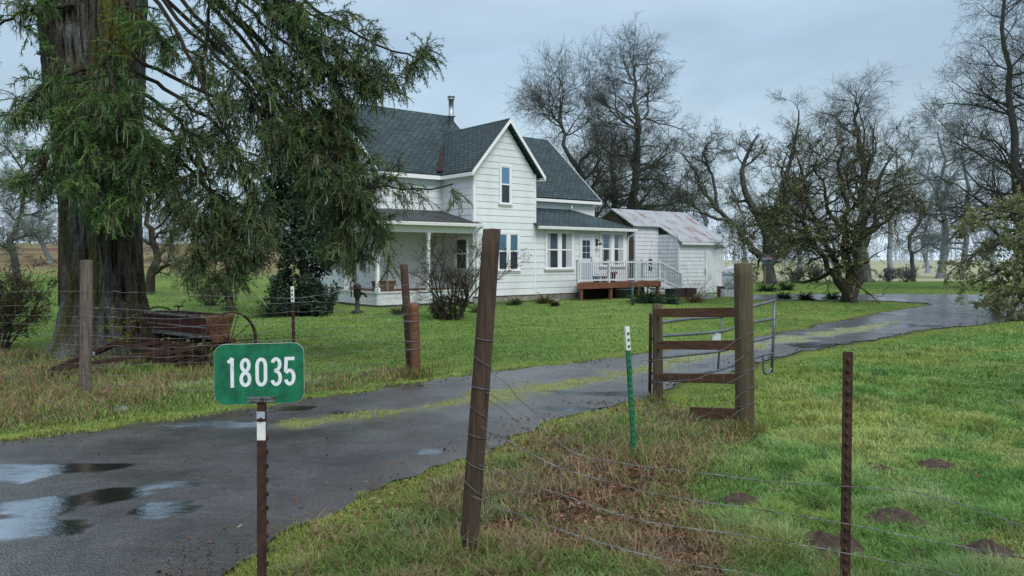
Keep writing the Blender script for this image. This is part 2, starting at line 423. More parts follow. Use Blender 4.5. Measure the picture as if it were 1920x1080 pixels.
VX, VY, VS, VST = VX[use], VY[use], VS[use], VST[use]
rut = (fbm(VX * .9, VY * .9, 71) - .5) * .03 + (fbm(VX * 4, VY * 4, 73) - .5) * .008
VZ = .016 + sstep(0, -.4, VS) * .012 + rut * sstep(0, -.5, VS) * .5 + VST * .012
pud = np.zeros(len(VX))
for px, py, ax, ay in [(60,955,110,24),(40,1000,130,16),(30,890,110,18),(150,880,90,10),(330,915,75,7),(215,935,70,16),(300,962,60,16),(640,780,60,6),(420,800,120,8),(560,770,90,5),(800,850,22,8),(1320,690,60,4),(1080,770,80,4),(1700,612,60,4),(1560,650,90,4),(1150,742,120,4)]:
    c = G(px, py); sx = ax / F * c[1]; sy = abs(G(px, py + ay)[1] - c[1])
    d = np.sqrt(((VX - c[0]) / sx) ** 2 + ((VY - c[1]) / sy) ** 2)
    pud = np.maximum(pud, sstep(1.25, .6, d + (fbm(VX * 3.2, VY * 3.2, 81) - .5) * 2.2))

def road_mat():
    m, N, L, B = nodes('wet_asphalt')
    tc = N.new('ShaderNodeTexCoord')
    def noise(sc, det=6, st=None):
        n = N.new('ShaderNodeTexNoise'); n.inputs['Scale'].default_value = sc; n.inputs['Detail'].default_value = det; n.inputs['Roughness'].default_value = .65
        if st:
            mp = N.new('ShaderNodeMapping'); mp.inputs['Scale'].default_value = st; mp.inputs['Rotation'].default_value = (0,0,R_(-38)); L.new(tc.outputs['Object'], mp.inputs[0]); L.new(mp.outputs[0], n.inputs['Vector'])
        else: L.new(tc.outputs['Object'], n.inputs['Vector'])
        return n.outputs[0]
    def mrange(s, a, b, c=0, d=1):
        r = N.new('ShaderNodeMapRange'); r.inputs[1].default_value = a; r.inputs[2].default_value = b; r.inputs[3].default_value = c; r.inputs[4].default_value = d; L.new(s, r.inputs[0]); return r.outputs[0]
    def mix(f, a, b):
        x = N.new('ShaderNodeMix'); x.data_type = 'RGBA'; L.new(f, x.inputs[0])
        for sck, v in ((6, a), (7, b)):
            if isinstance(v, tuple): x.inputs[sck].default_value = (*v, 1)
            else: L.new(v, x.inputs[sck])
        return x.outputs[2]
    def att(n): a = N.new('ShaderNodeAttribute'); a.attribute_name = n; return a.outputs['Fac']
    def fm(op, a, b):
        k = N.new('ShaderNodeMath'); k.operation = op
        for i, v in enumerate((a, b)):
            if isinstance(v, (int, float)): k.inputs[i].default_value = v
            else: L.new(v, k.inputs[i])
        return k.outputs[0]
    agg = N.new('ShaderNodeTexVoronoi'); agg.inputs['Scale'].default_value = 75; L.new(tc.outputs['Object'], agg.inputs['Vector'])
    c = mix(mrange(noise(1.1, 10), .36, .64), (.014,.0145,.017), (.075,.077,.083))
    c = mix(mrange(agg.outputs['Distance'], .1, .6, 0, .55), (.1,.095,.09), c) if False else c
    st = N.new('ShaderNodeMix'); st.data_type = 'RGBA'; st.inputs[0].default_value = .6; st.blend_type = 'OVERLAY'; L.new(c, st.inputs[6]); L.new(agg.outputs['Color'], st.inputs[7]); 
    bw = N.new('ShaderNodeRGBToBW'); L.new(agg.outputs['Color'], bw.inputs[0]); L.new(bw.outputs[0], st.inputs[7]); c = st.outputs[2]
    mud = mrange(att('edge'), .0, 1); mudn = fm('MULTIPLY', mud, mrange(noise(3.5, 8), .4, .58))
    c = mix(mudn, c, (.045,.034,.024))
    spk = mrange(noise(60, 2), .64, .7); c = mix(fm('MULTIPLY', spk, mrange(noise(6), .45, .6)), c, (.16,.12,.07))
    c = mix(fm('MULTIPLY', att('wet'), .75), c, (.14,.15,.168)); ms = fm('MULTIPLY', att('moss'), mrange(noise(9, 8), .3, .5)); c = mix(ms, c, (.13,.15,.025))  # far lane colour lightened to paint in its pale wet sheen; then moss
    pd = mrange(fm('MULTIPLY', att('pud'), fm('ADD', .35, fm('MULTIPLY', noise(3.6, 10, (.3,2.0,1)), 1.9))), .42, 1.08)
    c = mix(pd, c, (.018,.017,.016))
    L.new(c, B.inputs['Base Color'])
    wet = mrange(noise(.8, 7, (.35,1.3,1)), .34, .6, .12, .4)
    ro = N.new('ShaderNodeMix'); L.new(pd, ro.inputs[0]); L.new(wet, ro.inputs[2]); ro.inputs[3].default_value = .2
    B.inputs['IOR'].default_value = 2.1; rw = N.new('ShaderNodeMix'); L.new(fm('MULTIPLY', att('wet'), fm('SUBTRACT', 1.0, ms)), rw.inputs[0]); L.new(ro.outputs[0], rw.inputs[2]); rw.inputs[3].default_value = .2; ro = rw; r2 = N.new('ShaderNodeMix'); L.new(ms, r2.inputs[0]); L.new(ro.outputs[0], r2.inputs[2]); r2.inputs[3].default_value = .9
    L.new(r2.outputs[0], B.inputs['Roughness'])
    hsum = fm('ADD', fm('MULTIPLY', agg.outputs['Distance'], .5), fm('MULTIPLY', noise(9, 8), .8))
    b = N.new('ShaderNodeBump'); L.new(hsum, b.inputs['Height']); b.inputs['Distance'].default_value = .02
    inv = fm('SUBTRACT', 1.0, pd); L.new(fm('MULTIPLY', inv, fm('SUBTRACT', .5, fm('MULTIPLY', att('wet'), .42))), b.inputs['Strength'])
    b2 = N.new('ShaderNodeBump'); L.new(noise(7, 3, (.5,2.2,1)), b2.inputs['Height']); b2.inputs['Distance'].default_value = .01; L.new(fm('ADD', fm('MULTIPLY', pd, .5), .12), b2.inputs['Strength']); L.new(b.outputs[0], b2.inputs['Normal'])
    L.new(b2.outputs[0], B.inputs['Normal']); sp = N.new('ShaderNodeMix'); L.new(att('wet'), sp.inputs[0]); sp.inputs[2].default_value = .4; sp.inputs[3].default_value = .8; L.new(sp.outputs[0], B.inputs['Specular IOR Level'])
    gl_ = N.new('ShaderNodeBsdfGlossy'); gl_.inputs['Color'].default_value = (.62,.66,.7,1); gl_.inputs['Roughness'].default_value = .1
    b3 = N.new('ShaderNodeBump'); L.new(noise(9, 4, (.6,1.8,1)), b3.inputs['Height']); b3.inputs['Distance'].default_value = .006; b3.inputs['Strength'].default_value = .6; L.new(b3.outputs[0], gl_.inputs['Normal'])
    mxs = N.new('ShaderNodeMixShader'); L.new(fm('MULTIPLY', pd, .8), mxs.inputs[0]); L.new(B.outputs[0], mxs.inputs[1]); L.new(gl_.outputs[0], mxs.inputs[2]); L.new(mxs.outputs[0], N['Material Output'].inputs[0])
    return m
edgev = sstep(-.55, -.02, VS) 
drive = npmesh('driveway', np.stack([VX, VY, VZ], 1), [remap[full], remap[tris]], road_mat(), smooth=True,
               attrs=dict(moss=VST, pud=pud, edge=edgev, wet=sstep(7.5, 19, VY) * (1 - .5 * sstep(.45, .65, fbm(VX * .7, VY * .4, 85)))))
setp(drive, 'wet dark asphalt driveway with puddles curving in from the road', 'driveway', kind='structure')

# ------------------------------------------------------------------ grass, litter
def ground_z(x, y):
    """bilinear lookup on the ground sheet"""
    i = np.clip(np.searchsorted(XS, x) - 1, 0, len(XS) - 2); j = np.clip(np.searchsorted(YS, y) - 1, 0, len(YS) - 2)
    Z = gzv.reshape(GX.shape); tx = (x - XS[i]) / (XS[i+1] - XS[i]); ty = (y - YS[j]) / (YS[j+1] - YS[j])
    return (Z[j,i] * (1-tx) + Z[j,i+1] * tx) * (1-ty) + (Z[j+1,i] * (1-tx) + Z[j+1,i+1] * tx) * ty

def blades(name, label, x, y, h, w, lean, col, rng, z=None, cat='grass'):
    n = len(x); z = ground_z(x, y) if z is None else z
    az = rng.random(n) * 2 * PI; fa = rng.random(n) * 2 * PI
    ld = np.stack([np.cos(az), np.sin(az)], 1) * (lean * h)[:, None]
    sd = np.stack([np.cos(fa), np.sin(fa)], 1) * (w * .5)[:, None]
    V = np.zeros((n, 5, 3))
    b = np.stack([x, y], 1)
    V[:,0,:2] = b - sd; V[:,1,:2] = b + sd; V[:,:2,2] = (z - .01)[:, None]
    m = b + ld * .4; V[:,2,:2] = m + sd * .8; V[:,3,:2] = m - sd * .8; V[:,2:4,2] = (z + h * .6)[:, None]
    V[:,4,:2] = b + ld; V[:,4,2] = z + h * np.sqrt(np.clip(1 - lean**2 * .5, .15, 1))
    k = np.arange(n)[:, None] * 5
    sh = np.array([.78, .78, 1.0, 1.0, 1.15])  # shading painted into each blade: darker foot, lighter tip
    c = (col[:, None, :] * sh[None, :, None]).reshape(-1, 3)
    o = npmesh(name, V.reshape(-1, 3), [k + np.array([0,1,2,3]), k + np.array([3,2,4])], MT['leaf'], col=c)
    return setp(o, label, cat, kind='stuff')

rng = np.random.default_rng(7)
def scatter(n, y0, y1, wide, rng):
    """points thinning out with distance"""
    q0, q1 = 1 / y1, 1 / y0
    y = 1 / (q0 + (q1 - q0) * rng.random(n) ** 1.0)
    x = (rng.random(n) * 2 - 1) * (wide * y + 1.6) + .5
    return x, y
x, y = scatter(980000, 2.6, 46, .8, rng)
zz = zones(x, y); rdv, stv, drv, drcv, dlv, edv, pav = zz
clump = fbm(x * 2.4, y * 2.4, 91); clump2 = fbm(x * .6, y * .6, 93)
ok = rdv > -.03 + (rng.random(len(x)) ** 2) * .4 * np.clip(clump * 1.6 - .35, 0, 1)
bare = drcv * .7 + drv * .25 + .25 * dlv * (clump > .5)
ok &= rng.random(len(x)) > bare
HB = (polydist(x, y, gl([(600,579),(708,582),(890,571),(930,572),(1090,565),(1240,560),(1390,557),(1390,520),(600,520)]), True) < 0)
ok &= ~HB
x, y, rdv, drv, drcv, dlv, edv, pav, clump, clump2 = [a[ok] for a in (x, y, rdv, drv, drcv, dlv, edv, pav, clump, clump2)]
n = len(x); r1 = rng.random(n); r2 = rng.random(n)
lawn = (y > 8.5) & (pav < .3) & (drv < .3)
pav0 = pav * (r2 > .2)
h = np.where(lawn, .035, .06) * (.6 + .9 * sstep(.35, .7, clump)) * (.7 + .6 * r1)
h = h * (1 + pav0 * .6 * sstep(.52, .75, clump)) + drv * .06 * r2 + dlv * (.05 + .13 * r2 * sstep(.35, .7, clump2))
h *= np.where(edv > .4, .6, 1)
w = np.maximum(.004, .0011 * y) * (.7 + .6 * r2)
lean = np.clip(.55 + .6 * rng.random(n), 0, 1.1)
g1 = lerp(C_(.10,.21,.042), C_(.215,.33,.078), sstep(.3, .75, r1 * .5 + clump * .5))
g1 = lerp(g1, C_(.17,.38,.09), pav * .55)
pn = fbm(x * 1.1 + 50, y * 1.1, 97); pn2 = fbm(x * 3.3, y * 3.3 + 70, 98)
g1 = lerp(g1, C_(.4,.42,.13), pav * sstep(.48, .68, pn) * .75); g1 = lerp(g1, C_(.09,.2,.06), pav * sstep(.55, .72, pn2) * .75); g1 = lerp(g1, C_(.3,.42,.2), sstep(.55, .75, 1 - pn2) * .5)
g1 = lerp(g1, C_(.35,.4,.07), (sstep(.5, .72, clump2) * .5))
g1 = lerp(g1, C_(.33,.37,.08), np.clip(edv * .7 * (1 - .7 * lawn), 0, 1))
dryc = lerp(C_(.42,.32,.19), C_(.19,.115,.075), rng.random(n))
isdry = rng.random(n) < np.clip(drv * (.12 + .6 * sstep(.42, .66, clump)) + drcv * .45 + dlv * (.1 + .5 * sstep(.42, .62, clump2)) - .3 * (edv > .5), 0, .92) + .025
g1[isdry] = dryc[isdry]
g1 = g1 * .9 + g1.mean(1, keepdims=True) * .1; g1 = g1 * (.62 + .8 * fbm(x * .3 + 9, y * .3, 88))[:, None] * (.85 + .3 * fbm(x * 1.4, y * 1.4 + 7, 89))[:, None]
for nm, lb, msk in (('lawn_grass', 'short green lawn grass around the white farmhouse', (y >= 8.0) & (pav < .5) & (dlv < .4)),
                    ('pasture_grass', 'bright green clumped pasture grass on the right with molehills', (pav >= .5)),
                    ('roadside_grass', 'yellowed grass and dry stalks along the left driveway edge', (dlv >= .4) & (pav < .5) & (y >= 5)),
                    ('verge_grass', 'mixed green and dead grass round the leaning fence post', None)):
    if msk is None: msk = ~done
    done = msk if nm == 'lawn_grass' else (done | msk)
    if nm != 'lawn_grass': msk = msk & ~lawnm
    else: lawnm = msk
    blades(nm, lb, x[msk], y[msk], h[msk], w[msk], lean[msk], g1[msk], rng)

# grass strip between the wheel tracks
x, y = scatter(260000, 6.0, 26, .6, rng)
zz = zones(x, y); ok = (zz[1] > .35 + .4 * rng.random(len(x))) & (zz[0] < -.1)
x, y = x[ok], y[ok]; n = len(x); r1 = rng.random(n)
gcol = lerp(C_(.22,.28,.05), C_(.4,.4,.09), r1)
blades('grass_strip', 'mossy yellow green strip between the wheel tracks', x, y, .02 + .03 * rng.random(n), np.maximum(.004, .0011 * y), .5 + .4 * rng.random(n), gcol, rng, z=np.full(n, .022))

# tall dead stalks by the left fence and in the right fence line
def tall(n, poly, hmin, hmax, name, label, cols, seed, dens=None, lean=(.2,.8)):
    rng = np.random.default_rng(seed)
    px = np.array(poly); x = rng.uniform(px[:,0].min(), px[:,0].max(), n); y = rng.uniform(px[:,1].min(), px[:,1].max(), n)
    d = polydist(x, y, poly, True); cl = fbm(x * 1.3, y * 1.3, seed); cl2 = fbm(x * 4, y * 4, seed + 5)
    z0 = zones(x, y)[0]
    ok = (d < .1) & (z0 > .06) & (rng.random(n) < sstep(.35, .62, cl * .6 + cl2 * .4))
    x, y, cl = x[ok], y[ok], cl[ok]; n = len(x); r = rng.random(n)
    h = hmin + (hmax - hmin) * rng.random(n) ** 2 * sstep(.3, .7, cl) * (1 if True else 0)
    c = lerp(C_(*cols[0]), C_(*cols[1]), r); c = np.where((rng.random(n) < .22)[:, None], C_(*cols[2]), c)
    blades(name, label, x, y, h, np.maximum(.0045, .0010 * y) * (.7 + .7 * r), rng.uniform(*lean, n), c, rng)
tall(26000, DRYL, .05, .32, 'dry_stalks', 'tall straw brown weeds tangled along the left wire fence', [(.4,.29,.17),(.19,.115,.07),(.22,.27,.08)], 3)
tall(30000, DRYR, .06, .24, 'dead_grass', 'flattened straw coloured dead grass beside the leaning post', [(.44,.34,.2),(.22,.14,.09),(.26,.31,.1)], 5, lean=(.85,1.25))

# fallen leaves
x, y = scatter(130000, 3.2, 13, .5, rng)
zz = zones(x, y); pr = zz[3] * .75 + zz[2] * .3 + .004 + (zz[0] < -.05) * (zz[0] > -.3) * .006
ok = (rng.random(len(x)) < pr) & ((zz[0] > -.5))
x, y = x[ok], y[ok]; n = len(x); inr = zz[0][ok] < 0
z = np.where(inr, .034, ground_z(x, y) + .012 + .02 * rng.random(n))
a = rng.random(n) * 2 * PI; L_s = (.011 + .02 * rng.random(n)); t1 = rng.normal(0, .35, n); t2 = rng.normal(0, .35, n)
u = np.stack([np.cos(a), np.sin(a), t1], 1) * L_s[:, None]; v = np.stack([-np.sin(a), np.cos(a), t2], 1) * (L_s * .6)[:, None]
c0 = np.stack([x, y, z], 1); V = np.stack([c0 - u, c0 - v * .9 + u * .1, c0 + u, c0 + v], 1).reshape(-1, 3)
lc = lerp(C_(.22,.115,.07), C_(.075,.045,.033), rng.random(n)); lc = np.where((rng.random(n) < .12)[:, None], C_(.36,.26,.16), lc)
setp(npmesh('fallen_leaves', V, [np.arange(n * 4).reshape(-1, 4)], MT['leaf'], col=np.repeat(lc, 4, 0)),
     'brown dead leaves littering the ground at the fence line', 'leaves', kind='stuff')

# loose stones along the driveway edges and down its middle
x, y = scatter(90000, 3.4, 24, .75, rng)
zz = zones(x, y); ok = (zz[0] < .1) & (zz[0] > -3.5) & (rng.random(len(x)) < .012 * (zz[1] < .2) * (y > 6.5) + .5 * sstep(-.45, -.02, zz[0]) * sstep(.35, .65, fbm(x*1.5, y*1.5, 55)))
x, y, q = x[ok], y[ok], zz[0][ok]; n = len(x); a = rng.random(n)*2*PI; s_ = rng.uniform(.004, .013, n) * np.clip(y/6, .8, 2.2); V = np.zeros((n,5,3))
z = np.where(q < 0, .03, .03)
for k in range(4):
    V[:,k,0] = x + np.cos(a + k*PI/2)*s_*rng.uniform(.7,1.3,n); V[:,k,1] = y + np.sin(a + k*PI/2)*s_*rng.uniform(.7,1.3,n); V[:,k,2] = z - .004
V[:,4,0] = x + rng.normal(size=n)*s_*.2; V[:,4,1] = y; V[:,4,2] = z + s_*.7
k = np.arange(n)[:,None]*5; F3 = np.concatenate([k + np.array([i, (i+1)%4, 4]) for i in range(4)])
gcl = lerp(C_(.035,.033,.032), C_(.14,.13,.12), rng.random(n)**2); gcl = np.where((rng.random(n) < .15)[:,None], C_(.13,.085,.05), gcl)
setp(npmesh('gravel', V.reshape(-1,3), [F3], MT['leaf'], col=np.repeat(gcl, 5, 0)), 'loose grit and small stones scattered along the driveway edges', 'gravel', kind='stuff')

# molehills
def molehill(px, py, r, hgt, label, seed):
    c = G(px, py); rg = np.random.default_rng(seed)
    nr, nt = 16, 44; V = [[0, 0, 0]]; 
    for i in range(1, nr + 1):
        for j in range(nt):
            t = 2 * PI * j / nt; V.append([math.cos(t) * i / nr, math.sin(t) * i / nr, 0])
    V = np.array(V); rr = np.hypot(V[:,0], V[:,1])
    nn = fbm(V[:,0] * 2 + seed * 3, V[:,1] * 2 + 1, seed); n3 = fbm(V[:,0] * 7 + seed, V[:,1] * 7, seed + 2, 3)
    V[:,2] = (1 - rr**2) * (.45 + 1.1 * nn) + (n3 - .5) * .55 * (1 - rr**6) + .12 * sstep(.6,.7,vnoise(V[:,0]*11+seed, V[:,1]*11, seed+7)) * (rr < .95)
    V[:,:2] *= (1 + .45 * (nn - .5))[:, None]
    V *= np.array([r * 1.1, r * .9, hgt * .9]); V[:,2] += ground_z(np.array([c[0]]), np.array([c[1]]))[0] - .008 - .03 * (rr > .97)
    f3 = [(0, 1 + j, 1 + (j+1) % nt) for j in range(nt)]
    f4 = [(1 + i*nt + j, 1 + (i+1)*nt + j, 1 + (i+1)*nt + (j+1) % nt, 1 + i*nt + (j+1) % nt) for i in range(nr-1) for j in range(nt)]
    V[:,:2] += c[:2]
    o = npmesh('molehill', V, [np.array(f3), np.array(f4)], MT['soil'], smooth=True)
    setp(o, label, 'molehill', 'molehills in the right pasture')
ML = ['molehill just right of the rusty post, nearer of the two in the upper row', 'farthest right small molehill behind the rusty post', 'flat brown molehill at the right, between the upper and lower fence wires',
      'molehill heaped directly behind the rusty steel post', 'largest molehill, at the bottom right corner of the field', 'molehill left of the rusty post and level with the top fence wire',
      'small dark molehill at the bottom, midway between the leaning post and rusty post', 'low brown molehill beside the foot of the green post',
      'tiny molehill below the thick corner post', 'lone small molehill far out in the right pasture']
for i, (a_, b_, r_, h_) in enumerate(MOLES): molehill(a_, b_, r_, h_, ML[i], 100 + i)
# ------------------------------------------------------------------ farmhouse (local axes: x along the front, y to the back)
UA = math.atan2(.627, .779)
HO = (-1.49, 29.72, 0.0)
house = empty('farmhouse', HO, 'two storey white clapboard farmhouse with steep slate blue roofs', 'house', rz=UA)

def lap(mb, o, a, n, z0, z1, clip, hb=.265):
    """lap siding: o start point, a along, n outward, clip(z) -> (s0, s1)"""
    o = Vector(o); a = Vector(a); n = Vector(n); z = z0
    Q = lambda s, zz, d: (o.x + a.x*s + n.x*d, o.y + a.y*s + n.y*d, zz)
    while z < z1 - .01:
        zt = min(z + hb, z1); A, B = clip(z), clip(zt)
        if A[1] - A[0] > .02:
            if B[1] - B[0] < .02: m = (B[0] + B[1]) / 2; B = (m - .005, m + .005)
            b0, b1 = Q(A[0], z, .026), Q(A[1], z, .026)
            mb.add([b0, b1, Q(B[1], zt, .006), Q(B[0], zt, .006), Q(A[0], z, 0), Q(A[1], z, 0)], [(0,1,2,3), (4,5,1,0)])
        z = zt

def wall(name, o, a, n, L, z0, z1, gable=None, mat='paint', hb=.265, th=.12):
    """siding wall with a solid core; gable = (apex_s, apex_z)"""
    def clip(z):
        if gable is None or z <= z1: return (0, L)
        t = (z - z1) / (gable[1] - z1); return (gable[0] * t, L + (gable[0] - L) * t)
    mb = MB(); top = gable[1] if gable else z1
    lap(mb, o, a, n, z0, top, clip, hb)
    o_, a_, n_ = Vector(o), Vector(a), Vector(n)
    Q = lambda s, z: Vector((o_.x + a_.x*s, o_.y + a_.y*s, z))
    pts = [Q(0, z0), Q(L, z0), Q(L, z1)] + ([Q(gable[0], gable[1])] if gable else []) + [Q(0, z1)]
    mb.prism(pts, tuple(-n_ * th))
    return mb.build(name, MT[mat], house)

Wd = 3.13; FND = .26
# foundation
mb = MB(); mb.box(.03, 8.68, .03, 9.1, -.4, FND); mb.box(-2.76, .03, 2.25, 9.1, -.4, FND)
mb.build('foundation', MT['concrete'], house)
# walls
wall('gable_wall', (0,0,0), (1,0,0), (0,-1,0), Wd, FND, 5.15, (Wd/2, 7.1))
wall('side_wall', (0,2.2,0), (0,-1,0), (-1,0,0), 2.2, FND, 5.25)
wall('side_wall', (Wd,.12,0), (0,1,0), (1,0,0), 2.1, 3.6, 5.2)
wall('front_wall', (-2.79,2.22,0), (1,0,0), (0,-1,0), 2.79, .5, 5.25, mat='paint')
wall('end_wall', (-2.79,9.28,0), (0,-1,0), (-1,0,0), 7.06, .5, 5.25, (3.53, 8.25))
wall('front_wall', (Wd,2.22,0), (1,0,0), (0,-1,0), 8.72-Wd, 3.0, 4.62)
wall('end_wall', (8.72,2.22,0), (0,1,0), (1,0,0), 7.06, FND, 4.6, (3.53, 7.75))
wall('sunroom_wall', (Wd,.012,0), (1,0,0), (0,-1,0), 8.6-Wd, FND, 3.1)
wall('sunroom_end_wall', (8.6,.012,0), (0,1,0), (1,0,0), 2.2, FND, 3.1)
mb = MB(); mb.box(-2.79, 8.7, 9.16, 9.28, FND, 4.6); mb.build('back_wall', MT['paint'], house)
mb = MB(); mb.box(2.6, 2.72, 2.3, 9.2, 4.4, 5.2); mb.prism([(2.66,2.3,5.2),(2.66,9.2,5.2),(2.66,5.75,8.2)], (.06,0,0)); mb.build('gable_wall', MT['paint'], house)
# corner boards and frieze
def boards(name, mat, par, *bs):
    for b in bs: m = MB(); m.box(*b); m.build(name, MT[mat], par)
boards('corner_board', 'trim', house, (-.035,.09,-.036,.1,FND,5.2), (Wd-.035,Wd+.035,-.036,.1,FND,5.2), (8.5,8.64,-.03,.11,FND,3.06), (-2.83,-2.7,2.17,2.3,.5,5.2), (8.62,8.755,2.18,2.3,3.4,4.6))
boards('frieze_board', 'trim', house, (Wd+.05,8.49,-.026,0,2.93,3.08))

def slab(pts, th=.09):
    """roof slab: pts counter clockwise seen from above"""
    a, b, c = Vector(pts[0]), Vector(pts[1]), Vector(pts[2]); n = (b - a).cross(c - a).normalized()
    if n.z < 0: n = -n
    m = MB(); m.prism([Vector(p) - n * th for p in pts], tuple(n * th)); return m
def roof(name, polys, mat='shingle', th=.09):
    mb = MB()
    for p in polys:
        s_ = slab(p, th); mb.add(s_.v, s_.f)
    o = mb.build(name, MT[mat], house); uvproj(o, roof_uv); return o
mx = Wd / 2
# cross gable roof
B_e, B_a = 5.11, 7.31
roof('cross_gable_roof', [[(-.29,-.33,B_e),(mx,-.33,B_a),(mx,5.0,B_a),(-.29,2.6,B_e)], [(mx,-.33,B_a),(Wd+.29,-.33,B_e),(Wd+.29,3.0,B_e),(mx,5.4,B_a)]])
# main roof and rear (lower) wing roof
A_e, A_r = 5.13, 8.4
roof('main_roof', [[(-3.1,1.9,A_e),(2.85,1.9,A_e),(2.85,5.75,A_r),(-3.1,5.75,A_r)], [(-3.1,5.75,A_r),(2.85,5.75,A_r),(2.85,9.6,A_e),(-3.1,9.6,A_e)]])
roof('wing_roof', [[(2.7,1.9,4.5),(8.95,1.9,4.5),(8.95,5.75,7.88),(2.7,5.75,7.88)], [(2.7,5.75,7.88),(8.95,5.75,7.88),(8.95,9.6,4.5),(2.7,9.6,4.5)]])
# sunroom hip roof
e, t = 3.1, 4.02
roof('sunroom_roof', [[(Wd-.1,-.32,e),(8.85,-.32,e),(7.25,2.2,t),(Wd-.1,2.2,t)], [(8.85,-.32,e),(8.85,2.2,e),(7.25,2.2,t)]], th=.06)
# porch roof wrapping the left corner
roof('porch_roof', [[(-4.45,-.3,3.1),(.12,-.3,3.1),(.0,2.2,3.68),(-2.8,2.2,3.68)], [(-4.45,5.2,3.1),(-4.45,-.3,3.1),(-2.8,2.2,3.68),(-2.8,5.2,3.68)]], 'shingle_litter', .06)
# rake boards, fascias, gutters
mb = MB()
def rake(p, q, y, w=.17):
    p, q = Vector(p), Vector(q)
    mb.prism([p, q, q - Vector((0,0,w)), p - Vector((0,0,w))], (0,-.035,0))
yb = -.325
rake((-.29,yb,B_e-.02),(mx,yb,B_a-.02),yb); rake((mx,yb,B_a-.02),(Wd+.29,yb,B_e-.02),yb)
# soffits of the overhanging rake
mb.add([(-.29,yb,B_e-.13),(mx,yb,B_a-.13),(mx,.02,B_a-.13),(-.29,.02,B_e-.13)], [(0,1,2,3)])
mb.add([(mx,yb,B_a-.13),(Wd+.29,yb,B_e-.13),(Wd+.29,.02,B_e-.13),(mx,.02,B_a-.13)], [(0,1,2,3)])
mb.build('rake_boards', MT['trim'], house)
boards('eave_board', 'trim', house, (-.31,-.27,-.33,1.95,B_e-.2,B_e-.06), (Wd+.27,Wd+.31,-.33,1.95,B_e-.2,B_e-.06), (-3.1,-.31,1.87,1.91,A_e-.22,A_e-.06), (Wd+.32,8.95,1.87,1.91,4.3,4.43))
boards('soffit', 'trim', house, (-.27,0,-.3,1.95,B_e-.19,B_e-.17), (Wd,Wd+.27,-.3,1.95,B_e-.19,B_e-.17), (-3.0,-.31,1.92,2.2,A_e-.2,A_e-.18), (Wd+.32,8.9,1.92,2.2,4.32,4.34))
for (x, zr, ze) in ((2.83,A_r,A_e),(8.93,7.88,4.5),(-3.13,A_r,A_e)):   # rake edges of the long roofs
    for y in (1.9, 9.6): mb = MB(); mb.obox((x,y,ze-.09),(x,5.75,zr-.09),.04,.15); mb.build('barge_board', MT['trim_dull'], house)
# valley with rusty litter
mb = MB(); vs = []
for i in range(9):
    f = i / 8; z = 5.2 + f * 1.25; xL = -.29 + (z - B_e) / (B_a - B_e) * (mx + .29); yy = 1.9 + (z - A_e) / (A_r - A_e) * 3.85
    w = .17 * (1 - f) + .05 + .03 * math.sin(i * 2.3); vs += [(xL - w, yy - .06, z + .045), (xL + w * .4, yy - .1, z + .1)]
mb.add(vs, [(2*i, 2*i+1, 2*i+3, 2*i+2) for i in range(8)])
mb.build('roof_valley', mk('valley_litter', (.02,.013,.012), (.05,.026,.022), 14, .95, .02, 30), house)

def gutter(name, p, q, down=None):
    m = MB(); p, q = Vector(p), Vector(q); d = (q - p).normalized(); n = Vector((d.y, -d.x, 0))
    prof = [(0,0),(0,-.1),(.05,-.13),(.11,-.12),(.13,-.03),(.13,0)]
    m.prism([p + n*a + Vector((0,0,b)) for a, b in prof], tuple(q - p))
    if down: m.tube(down, .038, 8)
    return m.build(name, MT['trim'], house)
gutter('gutter', (Wd-.12,-.33,3.07), (8.9,-.33,3.07), [(8.83,-.38,2.98),(8.8,-.33,2.86),(8.66,-.1,2.7),(8.66,-.06,2.5),(8.66,-.06,.3)])
gutter('porch_gutter', (-4.5,-.31,3.07), (.2,-.31,3.07), [(.16,-.37,2.97),(.1,-.2,2.86),(.06,-.075,2.7),(.06,-.075,.35)])
gutter('porch_gutter', (-4.46,5.2,3.07), (-4.46,-.31,3.07))
boards('drip_edge', 'fascia_dark', house, (Wd-.12,8.88,-.345,-.31,3.075,3.1), (-4.48,.16,-.33,-.3,3.075,3.1))

